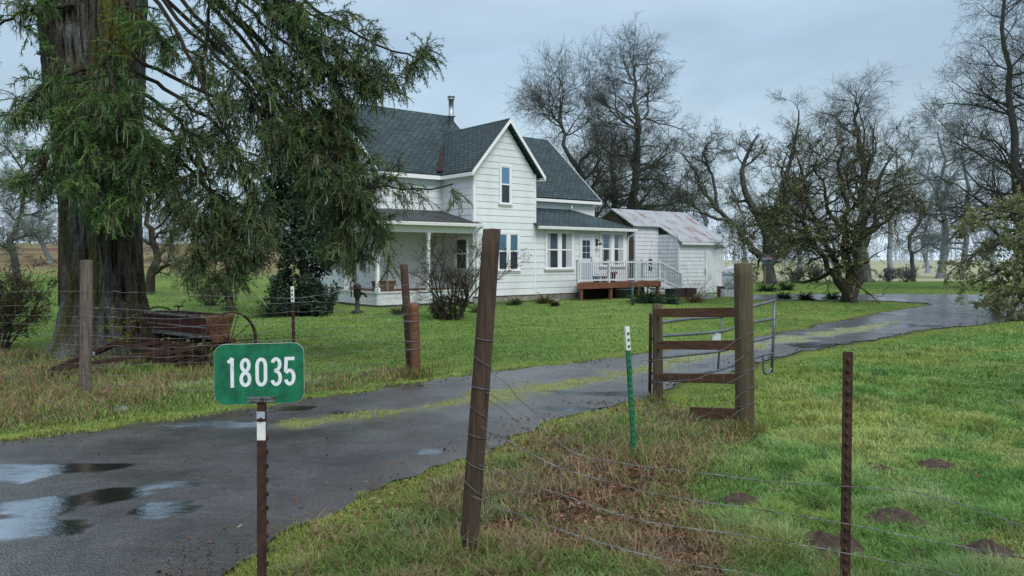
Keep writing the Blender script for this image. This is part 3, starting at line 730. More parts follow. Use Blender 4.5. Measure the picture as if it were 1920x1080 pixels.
# windows
def window(x0, x1, z0, z1, y=-.03, glassU='glass', glassL='screen', curtain=None, sill=True, axis='x', label=None, n=1, gap=.1):
    """double hung window(s) on a wall facing -y (axis x) or -x (axis y)"""
    T = (lambda a, d, z: (a, y + d, z)) if axis == 'x' else (lambda a, d, z: (y + d, a, z))
    def bx(m, a0, a1, d0, d1, c0, c1):
        p, q = T(a0, d0, c0), T(a1, d1, c1)
        m.box(min(p[0],q[0]), max(p[0],q[0]), min(p[1],q[1]), max(p[1],q[1]), c0, c1)
    fr = MB(); c = .075; zm = (z0 + z1) / 2 + .03
    W = (x1 - x0 - gap * (n - 1)) / n
    bx(fr, x0-c, x1+c, -.03, .02, z1, z1+c+.02); bx(fr, x0-c, x0, -.028, .02, z0, z1); bx(fr, x1, x1+c, -.028, .02, z0, z1)
    for k in range(1, n): a = x0 + k*(W+gap) - gap; bx(fr, a, a+gap, -.028, .02, z0, z1)
    f = fr.build('window_frame', MT['trim'], house)
    if label: f['label'] = label
    gU, gL, sa, cu = MB(), MB(), MB(), MB()
    for k in range(n):
        a0 = x0 + k*(W+gap); a1 = a0 + W; s = .035
        bx(sa, a0, a1, -.02, .005, zm-.028, zm+.028); bx(sa, a0, a0+s, -.016, .004, z0, z1); bx(sa, a1-s, a1, -.016, .004, z0, z1)
        bx(sa, a0+s, a1-s, -.015, .004, z1-s, z1); bx(sa, a0+s, a1-s, -.015, .004, z0, z0+s)
        bx(gU, a0+s, a1-s, -.004, .0, zm+.028, z1-s); bx(gL, a0+s, a1-s, -.006, -.002, z0+s, zm-.028)
        if curtain:
            for (b0, b1) in curtain[k]:
                cu = MB(); bx(cu, a0+s+(W-2*s)*b0, a0+s+(W-2*s)*b1, -.0075, -.0065, z0+s+.002, z1-s-.002); cu.build('curtain', MT['curtain'], f)
    gU.build('upper_pane', MT[glassU], f); gL.build('lower_pane', MT[glassL], f); sa.build('sash', MT['trim'], f)
    
    if sill:
        sl = MB(); bx(sl, x0-c-.05, x1+c+.05, -.085, .02, z0-.055, z0); bx(sl, x0-c, x1+c, -.035, .02, z0-.12, z0-.055); sl.build('sill', MT['trim'], f)
    return f
window(1.32, 1.78, 3.93, 5.4, glassU='glass_sky', label='narrow upper gable window with blue sky reflected')
window(1.2, 2.2, 1.28, 2.72, glassU='glass_sky', n=2, gap=.14, label='paired ground floor window under the gable')
window(3.74, 5.21, 1.32, 2.83, n=2, gap=.17, curtain=[[(0,.3)],[(.42,1)]], label='paired sunroom window left of the door')
window(6.96, 8.4, 1.42, 2.85, n=2, gap=.17, curtain=[[(0,.2),(.8,1)],[(.45,1)]], label='paired sunroom window behind the deck railing')
def uside(px, u):
    r = (px - 960) / F; b = (HO[0] + math.cos(UA)*u, HO[1] + math.sin(UA)*u); v = (-math.sin(UA), math.cos(UA))
    return (r*b[1] - b[0]) / (v[0] - r*v[1])
v1, v0 = uside(856, -.03), uside(875, -.03)
window(min(v0,v1), max(v0,v1), 1.3, 2.5, y=-.03, glassU='screen', axis='y', sill=False, label='small dark window at the right end of the porch')
# sunroom door
mb = MB(); mb.box(5.64,5.72,-.062,.02,.66,2.78); mb.box(6.4,6.48,-.062,.02,.66,2.78); mb.box(5.72,6.4,-.062,.02,2.71,2.78)
d = mb.build('door_frame', MT['trim'], house)
mb = MB(); mb.box(5.72,6.4,-.04,.0,.7,2.71); door = mb.build('door', mk('door_paint', (.55,.62,.7), (.62,.69,.76), 4, .4), house)
g = MB(); mu = MB()
for i in range(3):
    for j in range(2):
        x = 5.81 + j*.235; z = 1.74 + i*.27; g.box(x, x+.21, -.046, -.041, z, z+.245)
g.build('door_pane', MT['screen'], door)
k = MB(); k.tube([(6.33,-.04,1.63),(6.33,-.1,1.63)], .03, 8); k.build('door_knob', MT['iron'], door); k = MB(); k.box(6.3,6.36,-.05,-.041,1.72,1.8); k.build('door_lock', MT['iron'], door)
mb = MB(); mb.box(5.8,6.32,-.046,-.041,.85,1.55); mb.build('door_panel', mk('door_panel_paint', (.5,.57,.65), rough=.4), door)
# wall lamp
mb = MB(); mb.box(6.63,6.75,-.045,-.03,2.3,2.6); mb.tube([(6.69,-.04,2.45),(6.69,-.16,2.55),(6.69,-.24,2.48)], .013, 6); mb.lathe([(.02,.12),(.05,.08),(.12,0),(.11,0)], (6.69,-.24,2.33), 14)
mb.build('wall_lamp', MT['iron'], house)
# stovepipe and vent
mb = MB(); cx, cy = 2.4, 5.05; mb.lathe([(.13,7.5),(.13,8.2),(.2,8.22),(.2,8.26),(.115,8.3),(.115,9.0),(.16,9.0),(.16,9.03),(.125,9.05),(.125,9.1),(.17,9.1),(.17,9.17),(.02,9.2)], (cx,cy,0), 18)
mb.build('stovepipe', MT['steel'], house)
mb = MB(); mb.tube([(7.0,1.9,3.8),(7.0,1.9,4.2)], .04, 8); mb.build('vent_pipe', MT['steel'], house)

# porch
mb = MB(); mb.box(-4.18,-.035,.03,2.2,.44,.55); mb.box(-4.18,-2.82,2.2,5.2,.44,.55); mb.build('porch_floor', MT['deckwood'], house)
mb = MB(); mb.box(-4.2,-.04,-.02,.03,.08,.5); mb.box(-4.215,-4.17,.03,5.2,.08,.5); mb.box(-4.26,-.04,-.06,.0,.5,.56); mb.box(-4.26,-4.2,.0,5.2,.5,.56)
mb.build('porch_skirt', MT['trim_dull'], house)
mb = MB(); mb.box(-4.12,-.1,.06,.16,-.3,.1); mb.box(-4.12,-4.02,.16,5.2,-.3,.1); mb.build('porch_footing', MT['concrete'], house)
mb = MB(); mb.box(-4.4,.0,-.2,2.2,2.92,2.95); mb.box(-4.4,-2.82,2.2,5.2,2.92,2.95); mb.build('porch_ceiling', MT['cream'], house)
mb = MB(); mb.box(-4.26,.0,-.08,.06,2.7,2.92); mb.box(-4.26,-4.12,.06,5.2,2.7,2.92); mb.build('porch_beam', MT['trim'], house)
for (x, y) in ((-4.18,0),(-2.07,0),(-4.18,2.4),(-4.18,5.1)):
    mb = MB(); mb.box(x-.055,x+.055,y-.055,y+.055,.56,2.7); mb.box(x-.075,x+.075,y-.075,y+.075,.56,.68); mb.box(x-.075,x+.075,y-.075,y+.075,2.6,2.7)
    mb.build('porch_post', MT['trim'], house)
# porch door on the left wall
v1, v0 = uside(636, -2.82), uside(664, -2.82); a0, a1 = min(v0,v1), max(v0,v1)
mb = MB(); mb.box(-2.86,-2.8,a0,a0+.95,.56,2.6); d = mb.build('porch_door', MT['cream'], house)
mb = MB(); mb.box(-2.872,-2.865,a0+.12,a0+.8,1.45,2.35); mb.build('porch_door_pane', MT['screen'], d)
mb = MB(); mb.box(-2.885,-2.873,a0+.12,a0+.8,1.88,1.92); mb.build('door_muntin', MT['trim'], d)
mb = MB(); mb.tube([(-2.86,a0+.88,1.5),(-2.95,a0+.88,1.5)], .03, 8); mb.build('porch_door_knob', MT['iron'], d)

# deck with railing and stairs
dk = MB(); L0, R0, DF, DZ = 4.41, 9.6, -1.2, .72
dk.prism([(L0,DF+.04,DZ-.04),(R0,DF+.04,DZ-.04),(R0,-.06,DZ-.04),(5.6,-.06,DZ-.04)], (0,0,.04))
deck = dk.build('deck_boards', MT['deckwood'], house)
mb = MB(); mb.box(L0,R0+.02,DF,DF+.04,DZ-.25,DZ-.005); mb.box(R0-.02,R0+.02,DF+.04,-.06,DZ-.3,DZ-.005); mb.build('deck_fascia', MT['deckwood'], deck)
for x in (4.7, 6.45, 8.2, 9.5):
    mb = MB(); mb.box(x-.06,x+.06,DF+.05,DF+.17,-.2,DZ-.04); mb.build('deck_support', MT['deckwood'], deck)
mb = MB(); mb.box(L0+1.0,R0-.1,-.3,-.25,-.1,DZ-.06); mb.build('deck_shadow_skirt', MT['dark'], deck)  # black sheet added to stand in for the shade under the deck
rl = MB()
rl.box(L0,R0,DF+.02,DF+.09,DZ+.82,DZ+.9); rl.box(L0,R0,DF+.035,DF+.075,DZ+.07,DZ+.14)
rl.box(R0-.07,R0,DF+.09,-.1,DZ+.82,DZ+.9); rl.box(R0-.055,R0-.015,DF+.09,-.1,DZ+.07,DZ+.14)
rail = rl.build('railing', MT['trim_dull'], house)
for (x, y) in ((L0+.05,DF+.055),(6.29,DF+.055),(7.96,DF+.055),(9.55,DF+.055),(9.55,-.15)):
    mb = MB(); mb.box(x-.05,x+.05,y-.05,y+.05,DZ,DZ+.94); mb.box(x-.062,x+.062,y-.062,y+.062,DZ+.94,DZ+.97); mb.build('railing_post', MT['trim_dull'], rail)
n = 0; x = L0 + .17
while x < R0 - .1:
    if min(abs(x-p) for p in (6.29,7.96,9.55)) > .07:
        mb = MB(); mb.box(x-.011,x+.011,DF+.045,DF+.067,DZ+.14,DZ+.82); mb.build('baluster', MT['dish'], rail)
    x += .125
sx0, sx1, sz1 = 9.62, 11.1, .3
st = MB()
for i in range(3): zt = DZ - .18*(i+1); xa = sx0 + .38*i; st.box(xa,xa+.42,DF+.08,DF+1.0,zt-.04,zt)
stairs = st.build('deck_stairs', MT['trim_dull'], house)
mb = MB()
for y in (DF+.055, DF+1.05):
    mb.prism([(sx0,y-.02,DZ-.02),(sx1+.1,y-.02,.18),(sx1+.1,y-.02,-.02),(sx0,y-.02,DZ-.28)], (0,.04,0))
    mb.obox((R0,y,DZ+.86),(sx1,y,DZ+.31),.07,.07); mb.obox((R0,y,DZ+.14),(sx1,y,DZ-.38),.04,.07)
    mb.box(sx1-.05,sx1+.05,y-.05,y+.05,-.05,DZ+.36)
mb.build('stair_railing', MT['trim_dull'], stairs)
x = R0 + .13
while x < sx1 - .06:
    f = (x - R0) / (sx1 - R0)
    for y in (DF+.055,):
        mb = MB(); mb.box(x-.011,x+.011,y-.011,y+.011,DZ+.14-.52*f,DZ+.84-.55*f); mb.build('stair_baluster', MT['dish'], stairs)
    x += .125

def HL(x, y, z=0.0):
    """house local to world"""
    c, s = math.cos(UA), math.sin(UA)
    return (HO[0] + c*x - s*y, HO[1] + s*x + c*y, z)

# loose things on and by the deck and porch
def pot(name, loc, prof, mat, label, cat, k=18):
    m = MB(); m.lathe(prof, (0,0,0), k); o = m.build(name, MT[mat]); o.location = loc; setp(o, label, cat); return o
pot('bucket', HL(5.95,-.75,DZ), [(.0,0),(.13,0),(.17,.24),(.185,.24),(.185,.26),(.15,.25),(.12,.03),(0,.03)], 'blue', 'small blue plastic tub on the deck by the door', 'tub')
pot('flower_pot', HL(7.05,-.6,DZ), [(.0,0),(.14,0),(.2,.36),(.23,.36),(.23,.44),(.18,.42),(0,.4)], 'terracotta', 'larger terracotta pot on the deck behind the railing', 'pot')
pot('flower_pot', HL(6.72,-.45,DZ), [(.0,0),(.08,0),(.12,.2),(.14,.2),(.14,.25),(.1,.24),(0,.22)], 'terracotta', 'little terracotta pot beside the larger pot on the deck', 'pot')
pot('planter_tub', HL(7.2,-1.15,-.04), [(.0,0),(.34,0),(.42,.42),(.45,.42),(.45,.47),(.4,.46),(.36,.05),(0,.05)], 'greyplastic', 'round dark grey tub tucked under the deck edge', 'tub', 24)
for i, (xx, yy, lb) in enumerate(((9.9,-1.75,'black plastic planter box left of two below the deck stairs'),(10.85,-1.7,'black plastic planter box right of two below the deck stairs'))):
    m = MB(); m.prism([(-.32,-.25,0),(.32,-.25,0),(.32,.25,0),(-.32,.25,0)], (0,0,.04)); 
    for a in ((-.34,-.3,-.27,.27),(.3,.34,-.27,.27)): m.box(*a, .04, .38)
    for a in ((-.3,.3,-.27,-.23),(-.3,.3,.23,.27)): m.box(*a, .04, .378)
    m.box(-.3,.3,-.23,.23,.04,.3)
    o = m.build('planter_box', MT['blackplastic']); o.location = HL(xx,yy,0); o.rotation_euler = (0,0,UA); setp(o, lb, 'planter', 'planter boxes by the stairs')
m = MB(); m.tube([(0,0,-.1),(0,0,.82)], .045, 10); m.lathe([(.06,.8),(.06,.86),(.02,.88)], (0,0,0), 10); o = m.build('pipe_post', MT['greyplastic']); o.location = tuple(G(1186,574)); setp(o, 'slim grey standpipe in the lawn before the deck', 'standpipe')
# wicker planter on the porch rail
m = MB(); m.prism([(-.32,-.16,0),(.32,-.16,0),(.38,-.2,.34),(-.38,-.2,.34)], (0,.36,0)); m.box(-.4,.4,-.22,.18,.34,.38)
o = m.build('wicker_basket', MT['wicker']); o.location = HL(-3.75,.35,.55); o.rotation_euler = (0,0,UA); setp(o, 'brown wicker basket on the porch floor by the corner post', 'basket')
# cast iron hand pump in front of porch
c = G(670, 586)
pump = empty('hand_pump', c, 'black cast iron hand water pump before the porch corner', 'water pump')
m = MB(); m.lathe([(.2,0),(.2,.04),(.08,.08),(.07,.45),(.11,.5),(.12,.52),(.12,.8),(.14,.82),(.1,.9),(.03,.95)], (0,0,0), 14); m.build('pump_body', MT['iron'], pump)
m = MB(); m.tube([(.1,0,.62),(.24,-.02,.6),(.3,-.03,.5)], [.05,.045,.04], 8); m.build('spout', MT['iron'], pump)
m = MB(); m.tube([(.0,0,.9),(-.12,0,1.02),(-.22,0,.98)], .022, 6); m.tube([(-.22,0,.98),(-.18,.0,.5)], .018, 6); m.lathe([(.02,0),(.07,.03),(.07,.09),(.02,.12)], (-.1,0,.98), 10); m.build('pump_handle', MT['iron'], pump)

# ------------------------------------------------------------------ shed
SO = (8.02, 37.0, 0)
shed = empty('shed', SO, 'old white plank shed with rust streaked tin roof behind the deck', 'shed', rz=UA)
def swall(name, o, a, n, L, z0, z1, gable=None, mat='plank', hb=.19):
    global house
    h0 = house; house = shed
    w = wall(name, o, a, n, L, z0, z1, gable, mat, hb); house = h0; return w
zr, ze_, yr = 4.2, 2.62, 2.6
rz_ = lambda y: zr - (yr - y) * (zr - 2.55) / (yr + .22) if y < yr else zr - (y - yr) * (zr - 2.55) / (yr + .22)
swall('front_wall', (0,0,0), (1,0,0), (0,-1,0), 3.54, -.1, 2.6)
swall('side_wall', (0,1.25,0), (0,-1,0), (-1,0,0), 1.25, -.1, 2.9)
swall('front_wall', (-1.7,1.25,0), (1,0,0), (0,-1,0), 1.7, -.1, 3.3)
swall('end_wall', (-1.7,5.2,0), (0,-1,0), (-1,0,0), 3.9, -.1, 2.6, (2.6, 4.05), 'greywood')
swall('end_wall', (3.54,0,0), (0,1,0), (1,0,0), 5.2, -.1, 2.6, (2.6, 4.08))
swall('passage_wall', (-4.2,2.6,0), (1,0,0), (0,-1,0), 2.5, -.1, 2.5, None, 'cream')
mb = MB(); mb.box(-4.3,-1.75,2.4,4.0,2.5,2.58); mb.build('passage_roof', MT['dark'], shed)
mb = MB()
for p in ([(-.06,-.22,2.55),(3.75,-.22,2.55),(3.75,yr,zr),(-.06,yr,zr)], [(-1.95,1.05,rz_(1.05)),(-.06,1.05,rz_(1.05)),(-.06,yr,zr),(-1.95,yr,zr)], [(-1.95,yr,zr),(3.75,yr,zr),(3.75,5.42,2.55),(-1.95,5.42,2.55)]):
    s_ = slab(p, .05); mb.add(s_.v, s_.f)
tr = mb.build('roof', MT['tin'], shed); uvproj(tr, roof_uv)
boards('fascia_board', 'plank', shed, (.0,3.72,-.24,-.2,2.4,2.52)); boards('corner_board', 'plank', shed, (3.4,3.57,-.035,.1,-.1,2.45), (-.035,.1,-.035,.1,-.1,2.45), (-1.73,-1.6,1.21,1.3,-.1,3.2))
mb = MB()
for i in range(5): mb.box(2.02+i*.236,2.25+i*.236,-.055-.004*(i%2),-.02,.02,2.1)
sd = mb.build('shed_door', MT['plank'], shed)
mb = MB(); mb.box(2.0,2.03,-.07,-.06,.9,1.2); mb.build('door_latch', MT['iron'], sd)
mb = MB(); mb.box(-.75,-.5,1.2,1.235,1.15,1.7); mb.build('wall_opening', MT['dark'], shed)

# satellite dish on the shed corner
c = P(1366, 432, 38.0)
dish = empty('satellite_dish', (c[0], c[1], c[2]), 'oval grey satellite dish at the right corner of the tin roof', 'satellite dish')
m = MB(); vs = []; k = 24
for i in range(6):
    r = i / 5
    for j in range(k): t = 2*PI*j/k; vs.append((.42*r*math.cos(t), .1 - .12*r*r, .31*r*math.sin(t)))
m.add(vs, [(i*k+j, i*k+(j+1)%k, (i+1)*k+(j+1)%k, (i+1)*k+j) for i in range(5) for j in range(k)], True)
m.build('reflector', MT['dish'], dish)
m = MB(); m.tube([(0,.1,0),(-.08,.22,-.12),(-.3,.2,-.6),(-.62,.3,-.75)], .022, 6); m.build('mast', MT['galv'], dish)
m = MB(); m.tube([(0,-.0,-.3),(0,-.4,-.1)], .012, 6); m.box(-.04,.04,-.46,-.38,-.14,-.04); m.build('feed_arm', MT['galv'], dish)

# round sign on a post by the oak
c = G(1434, 546)
rs = empty('round_sign', c, 'small round dark blue sign with a red mark, on a low wooden post', 'sign')
m = MB(); m.box(-.06,.06,-.05,.05,-.1,1.5); m.build('signpost', MT['greywood'], rs)
z = CH - (487 - HZ)/F*c[1]
m = MB(); m.tube([(.1,-.1,z),(.1,-.06,z)], .33, 28, smooth=False); o = m.build('sign_face', mk('sign_blue', (.045,.06,.1), (.08,.1,.14), 5, .5), rs); o.scale = (1,1,.78); o.location = (0,0,z*.22)
m = MB(); m.prism([(.0,-.107,z+.12),(.1,-.107,z+.13),(.25,-.107,z+.09),(.23,-.107,z+.17),(.12,-.107,z+.21),(.02,-.107,z+.18)], (0,.006,0)); m.build('sign_mark', mk('sign_red', (.4,.03,.06), rough=.5), rs)
m = MB(); m.prism([(-.16,-.106,z+.01),(.1,-.106,z+.04),(.34,-.106,z+.02),(.33,-.106,z+.07),(.1,-.106,z+.1),(-.16,-.106,z+.06)], (0,.006,0)); m.build('sign_mark', MT['dish'], rs)

# white tank and blocks beside the shed
c = G(1372, 557)
tank = empty('storage_tank', c, 'white rounded gas tank on a pale block beside the shed', 'tank')
m = MB(); m.lathe([(.02,0),(.22,.02),(.36,.12),(.42,.3),(.42,.72),(.36,.9),(.22,1.0),(.12,1.02),(.12,1.08),(.02,1.1)], (0,0,.36), 20); m.build('tank_body', MT['tank'], tank)
m = MB(); m.tube([(-.42,-.06,.72+.3),(.42,-.06,.72+.3)], .02, 6) if False else m.lathe([(.425,.66),(.432,.68),(.432,.74),(.425,.76)], (0,0,.3), 20); m.build('tank_band', MT['dish'], tank)
m = MB(); m.box(-.42,.42,-.3,.3,-.05,.36); m.build('tank_block', MT['trim_dull'], tank)
m = MB(); m.box(-.16,.16,-.14,.14,0,.42); m.box(-.18,.18,-.16,.16,.42,.47); o = m.build('wooden_box', MT['deckwood']); o.location = tuple(G(1352,556)); setp(o, 'small brown wooden box by the shed corner', 'box')
m = MB(); m.prism([(-.4,-.15,0),(.4,-.15,0),(.46,-.2,.2),(-.46,-.2,.2)], (0,.36,0)); o = m.build('trough', MT['trim_dull']); o.location = tuple(G(1322,561)); setp(o, 'low pale trough of dead plants before the shed door', 'trough')
# ------------------------------------------------------------------ branches in numpy
def norm(v): return v / (np.linalg.norm(v, axis=-1, keepdims=True) + 1e-9)

def tubes(Pl, R, k):
    """Pl (N,n,3) R (N,n) -> verts, quads"""
    N, n, _ = Pl.shape
    T = np.empty_like(Pl); T[:,1:-1] = Pl[:,2:] - Pl[:,:-2]; T[:,0] = Pl[:,1] - Pl[:,0]; T[:,-1] = Pl[:,-1] - Pl[:,-2]; T = norm(T)
    D = norm(Pl[:,-1] - Pl[:,0]); ref = np.where(np.abs(D[:,2:3]) < .85, np.array([[0,0,1.]]), np.array([[1.,0,0]]))[:,None,:]
    A = norm(np.cross(T, ref)); B = np.cross(A, T)
    t = 2 * PI * np.arange(k) / k
    V = Pl[:,:,None,:] + R[:,:,None,None] * (A[:,:,None,:] * np.cos(t)[None,None,:,None] + B[:,:,None,:] * np.sin(t)[None,None,:,None])
    base = (np.arange(N) * n * k)[:,None,None]; i = (np.arange(n-1) * k)[None,:,None]; j = np.arange(k)[None,None,:]; j1 = (j + 1) % k
    Q = np.stack([base+i+j, base+i+j1, base+i+k+j1, base+i+k+j], -1).reshape(-1, 4)
    return V.reshape(-1, 3), Q

def grow(Pl, R, m, rng, length, ang=(40,75), t=(.25,1.0), n=5, crook=.25, trop=(0,0,.1), rr=.6, rend=.3, rmin=.004, fall=.5, rcap=None, plane=0.0):
    """m children on every parent polyline"""
    N, np_, _ = Pl.shape
    cnt = rng.poisson(m, N) if m < 4 else np.full(N, int(m))
    pi = np.repeat(np.arange(N), cnt); M = len(pi)
    if M == 0: return np.zeros((0, n, 3)), np.zeros((0, n))
    tt = t[0] + (t[1] - t[0]) * rng.random(M)
    f = tt * (np_ - 1); i0 = np.minimum(f.astype(int), np_ - 2); fr = (f - i0)[:,None]
    p = Pl[pi,i0] * (1-fr) + Pl[pi,i0+1] * fr; T = norm(Pl[pi,i0+1] - Pl[pi,i0])
    r = R[pi,i0] * (1-fr[:,0]) + R[pi,i0+1] * fr[:,0]
    q = rng.normal(size=(M,3)); 
    if plane: q[:,2] *= (1 - plane)
    q = norm(q - (q*T).sum(1, keepdims=True) * T)
    a = np.radians(rng.uniform(ang[0], ang[1], M))[:,None]
    d = norm(T * np.cos(a) + q * np.sin(a))
    L = length * (1 - fall * tt) * rng.uniform(.55, 1.25, M)
    r0 = np.maximum(r * rr, rmin)
    if rcap: r0 = np.minimum(r0, rcap)
    out = np.empty((M, n, 3)); out[:,0] = p
    tr = np.array(trop)[None]
    for k in range(1, n):
        d = norm(d + rng.normal(size=(M,3)) * crook + tr); out[:,k] = out[:,k-1] + d * (L / (n-1))[:,None]
    rad = r0[:,None] * np.linspace(1, rend, n)[None] ; rad = np.maximum(rad, rmin * .6)
    return out, rad

def stem(pts, r, n=14, rng=None, wob=0.0):
    """smooth resample of a control polyline with radii"""
    pts = np.array(pts, float); m = len(pts); r = np.array(r, float)
    u = np.linspace(0, m - 1, n); out = np.empty((n, 3)); rad = np.interp(u, np.arange(m), r)
    for q, uu in enumerate(u):
        i = min(int(uu), m - 2); f = uu - i
        p0, p1, p2, p3 = pts[max(i-1,0)], pts[i], pts[i+1], pts[min(i+2,m-1)]
        out[q] = .5 * ((2*p1) + (-p0+p2)*f + (2*p0-5*p1+4*p2-p3)*f*f + (-p0+3*p1-3*p2+p3)*f**3)
    if wob and rng is not None: out[1:] += rng.normal(size=(n-1, 3)) * wob
    return out[None], rad[None]

def merge(parts):
    V = []; Q = []; C = []; b = 0
    for v, q, c in parts:
        V.append(v); Q.append(q + b); C.append(np.broadcast_to(c, (len(v), 3)) if np.ndim(c) < 2 else c); b += len(v)
    return np.concatenate(V), np.concatenate(Q), np.concatenate(C)

def ribbons(Pl, W, rng, col, tip=.25, flat=None):
    """needle sprays: tapering strips along polylines"""
    N, n, _ = Pl.shape
    D = norm(Pl[:,-1] - Pl[:,0]); q = rng.normal(size=(N,3))
    if flat is not None: q[:,2] *= flat
    A = norm(np.cross(D, q))[:,None,:]
    prof = np.linspace(1, tip, n); prof[0] = .45
    h = A * (W[:,None] * prof[None] * .5)[:,:,None]
    V = np.stack([Pl - h, Pl + h], 2).reshape(-1, 3)
    b = (np.arange(N) * n * 2)[:,None]; i = (np.arange(n-1) * 2)[None]
    Q = np.stack([b+i, b+i+1, b+i+3, b+i+2], -1).reshape(-1, 4)
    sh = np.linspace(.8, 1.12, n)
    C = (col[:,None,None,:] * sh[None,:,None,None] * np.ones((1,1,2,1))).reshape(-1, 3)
    return V, Q, C

def quadleaves(c, size, rng, col, flat=1.0, asp=.55):
    N = len(c); nrm = rng.normal(size=(N,3)); nrm[:,2] = nrm[:,2] + flat; nrm = norm(nrm)
    u = norm(np.cross(nrm, rng.normal(size=(N,3)))); v = np.cross(nrm, u)
    u = u * size[:,None]; v = v * (size * asp)[:,None]
    V = np.stack([c - u, c + v * .9 - u * .1, c + u, c - v], 1).reshape(-1, 3)
    return V, np.arange(N*4).reshape(-1, 4), np.repeat(col, 4, 0)

def lowmore(z0, z1):
    return lambda p, rng: rng.random(len(p)) < 1 - .85 * sstep(z0, z1, p[:,2])

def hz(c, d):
    """aerial haze painted into the colour of far trees, by distance"""
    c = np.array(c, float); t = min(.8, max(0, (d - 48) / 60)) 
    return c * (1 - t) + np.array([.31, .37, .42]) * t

barkcache = {}
def bark_for(d):
    k = round(d / 10)
    if k not in barkcache:
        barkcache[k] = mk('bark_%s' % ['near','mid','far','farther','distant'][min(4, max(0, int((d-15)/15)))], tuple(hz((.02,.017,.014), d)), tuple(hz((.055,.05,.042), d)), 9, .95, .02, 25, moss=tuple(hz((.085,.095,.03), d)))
    return barkcache[k]

def bare_tree(name, label, base, stems, spec, seed, group=None, cat='tree', twigc=(.026,.021,.018), lichen=0, lichc=(.13,.145,.07), lsize=.05, llev=2, trunk_mat=None, kk=(9,6,4,3), lich_t=None, dist=None):
    """stems: list of (pts, radii) in world coordinates; spec: list of grow() dicts"""
    rng = np.random.default_rng(seed); d = dist or math.hypot(base[0], base[1])
    root = empty(name, (base[0], base[1], gz1(base[0], base[1])), label, cat, group)
    org = np.array([base[0], base[1], gz1(base[0], base[1])])
    S = [stem(p, r, 18, rng, min(.09, r[0] * .3)) for p, r in stems]
    tr = []
    for Pl, R in S:
        v, q = tubes(Pl, R, 10); tr.append((v, q, np.array([.5,.5,.5])))
    lev = [S]
    cur = [(Pl, R) for Pl, R in S]
    crown = []; lv = 0; tipsets = []
    for g in spec:
        nxt = [grow(Pl, R, rng=rng, **g) for Pl, R in cur]
        nn = {}
        for Pl, R in nxt: nn.setdefault(Pl.shape[1], []).append((Pl, R))
        cur = []
        for n_, L in nn.items():
            Pl = np.concatenate([a for a, _ in L]); R = np.concatenate([b for _, b in L])
            if len(Pl) == 0: continue
            cur.append((Pl, R)); v, q = tubes(Pl, R, kk[min(lv, len(kk)-1)])
            if lv == 0: tr.append((v, q, np.array([.5,.5,.5])))
            else:
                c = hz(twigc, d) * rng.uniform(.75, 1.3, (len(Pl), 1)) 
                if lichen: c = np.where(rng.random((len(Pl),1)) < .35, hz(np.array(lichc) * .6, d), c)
                crown.append((v, q, np.repeat(c, Pl.shape[1] * kk[min(lv, len(kk)-1)], 0)))
            tipsets.append((lv, Pl))
        lv += 1
    if lichen:
        pts = np.concatenate([Pl.reshape(-1, 3) for l, Pl in tipsets if l >= llev])
        pts = pts[rng.integers(0, len(pts), lichen)] + rng.normal(size=(lichen, 3)) * .05
        if lich_t is not None: pts = pts[lich_t(pts, rng)]
        c = hz(lichc, d) * rng.uniform(.55, 1.35, (len(pts), 1)); c = c * np.array([1,1,1]) + rng.normal(size=(len(pts),3)) * .008
        dd = norm(rng.normal(size=(len(pts),3)) + np.array([0,0,.15])); Ls = (lsize * rng.uniform(.6, 1.9, len(pts)))[:,None]
        pl = np.stack([pts, pts + dd*Ls*.5 + rng.normal(size=(len(pts),3))*Ls*.12, pts + dd*Ls], 1)
        crown.append(ribbons(pl, lsize * rng.uniform(.22, .5, len(pts)), rng, np.clip(c, .01, 1), .3))
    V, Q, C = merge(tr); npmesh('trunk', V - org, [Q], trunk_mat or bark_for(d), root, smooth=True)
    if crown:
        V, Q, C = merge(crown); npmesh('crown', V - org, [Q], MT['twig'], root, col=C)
    return root

def straight(px, by, ty, lean=0.0, w=10, Y=None, crook=.0, seed=0, top=.15):
    """trunk from base pixel to top pixel at the base depth"""
    b = G(px, by) if Y is None else np.array([(px-960)/F*Y, Y, 0]); b[2] = gz1(b[0], b[1]); Yb = b[1]
    t = P(px + lean, ty, Yb); r = w / F * Yb / 2; rg = np.random.default_rng(seed + 900)
    pts = [b - np.array([0,0,.2]), b + np.array([0,0,.4])]
    for f in (.3,.55,.8,1.0): pts.append(b + (t - b) * f + rg.normal(size=3) * crook * np.array([1,.6,.3]))
    return b, [(pts, [r*1.5, r*1.05, r*.8, r*.55, r*.32, r*top])]
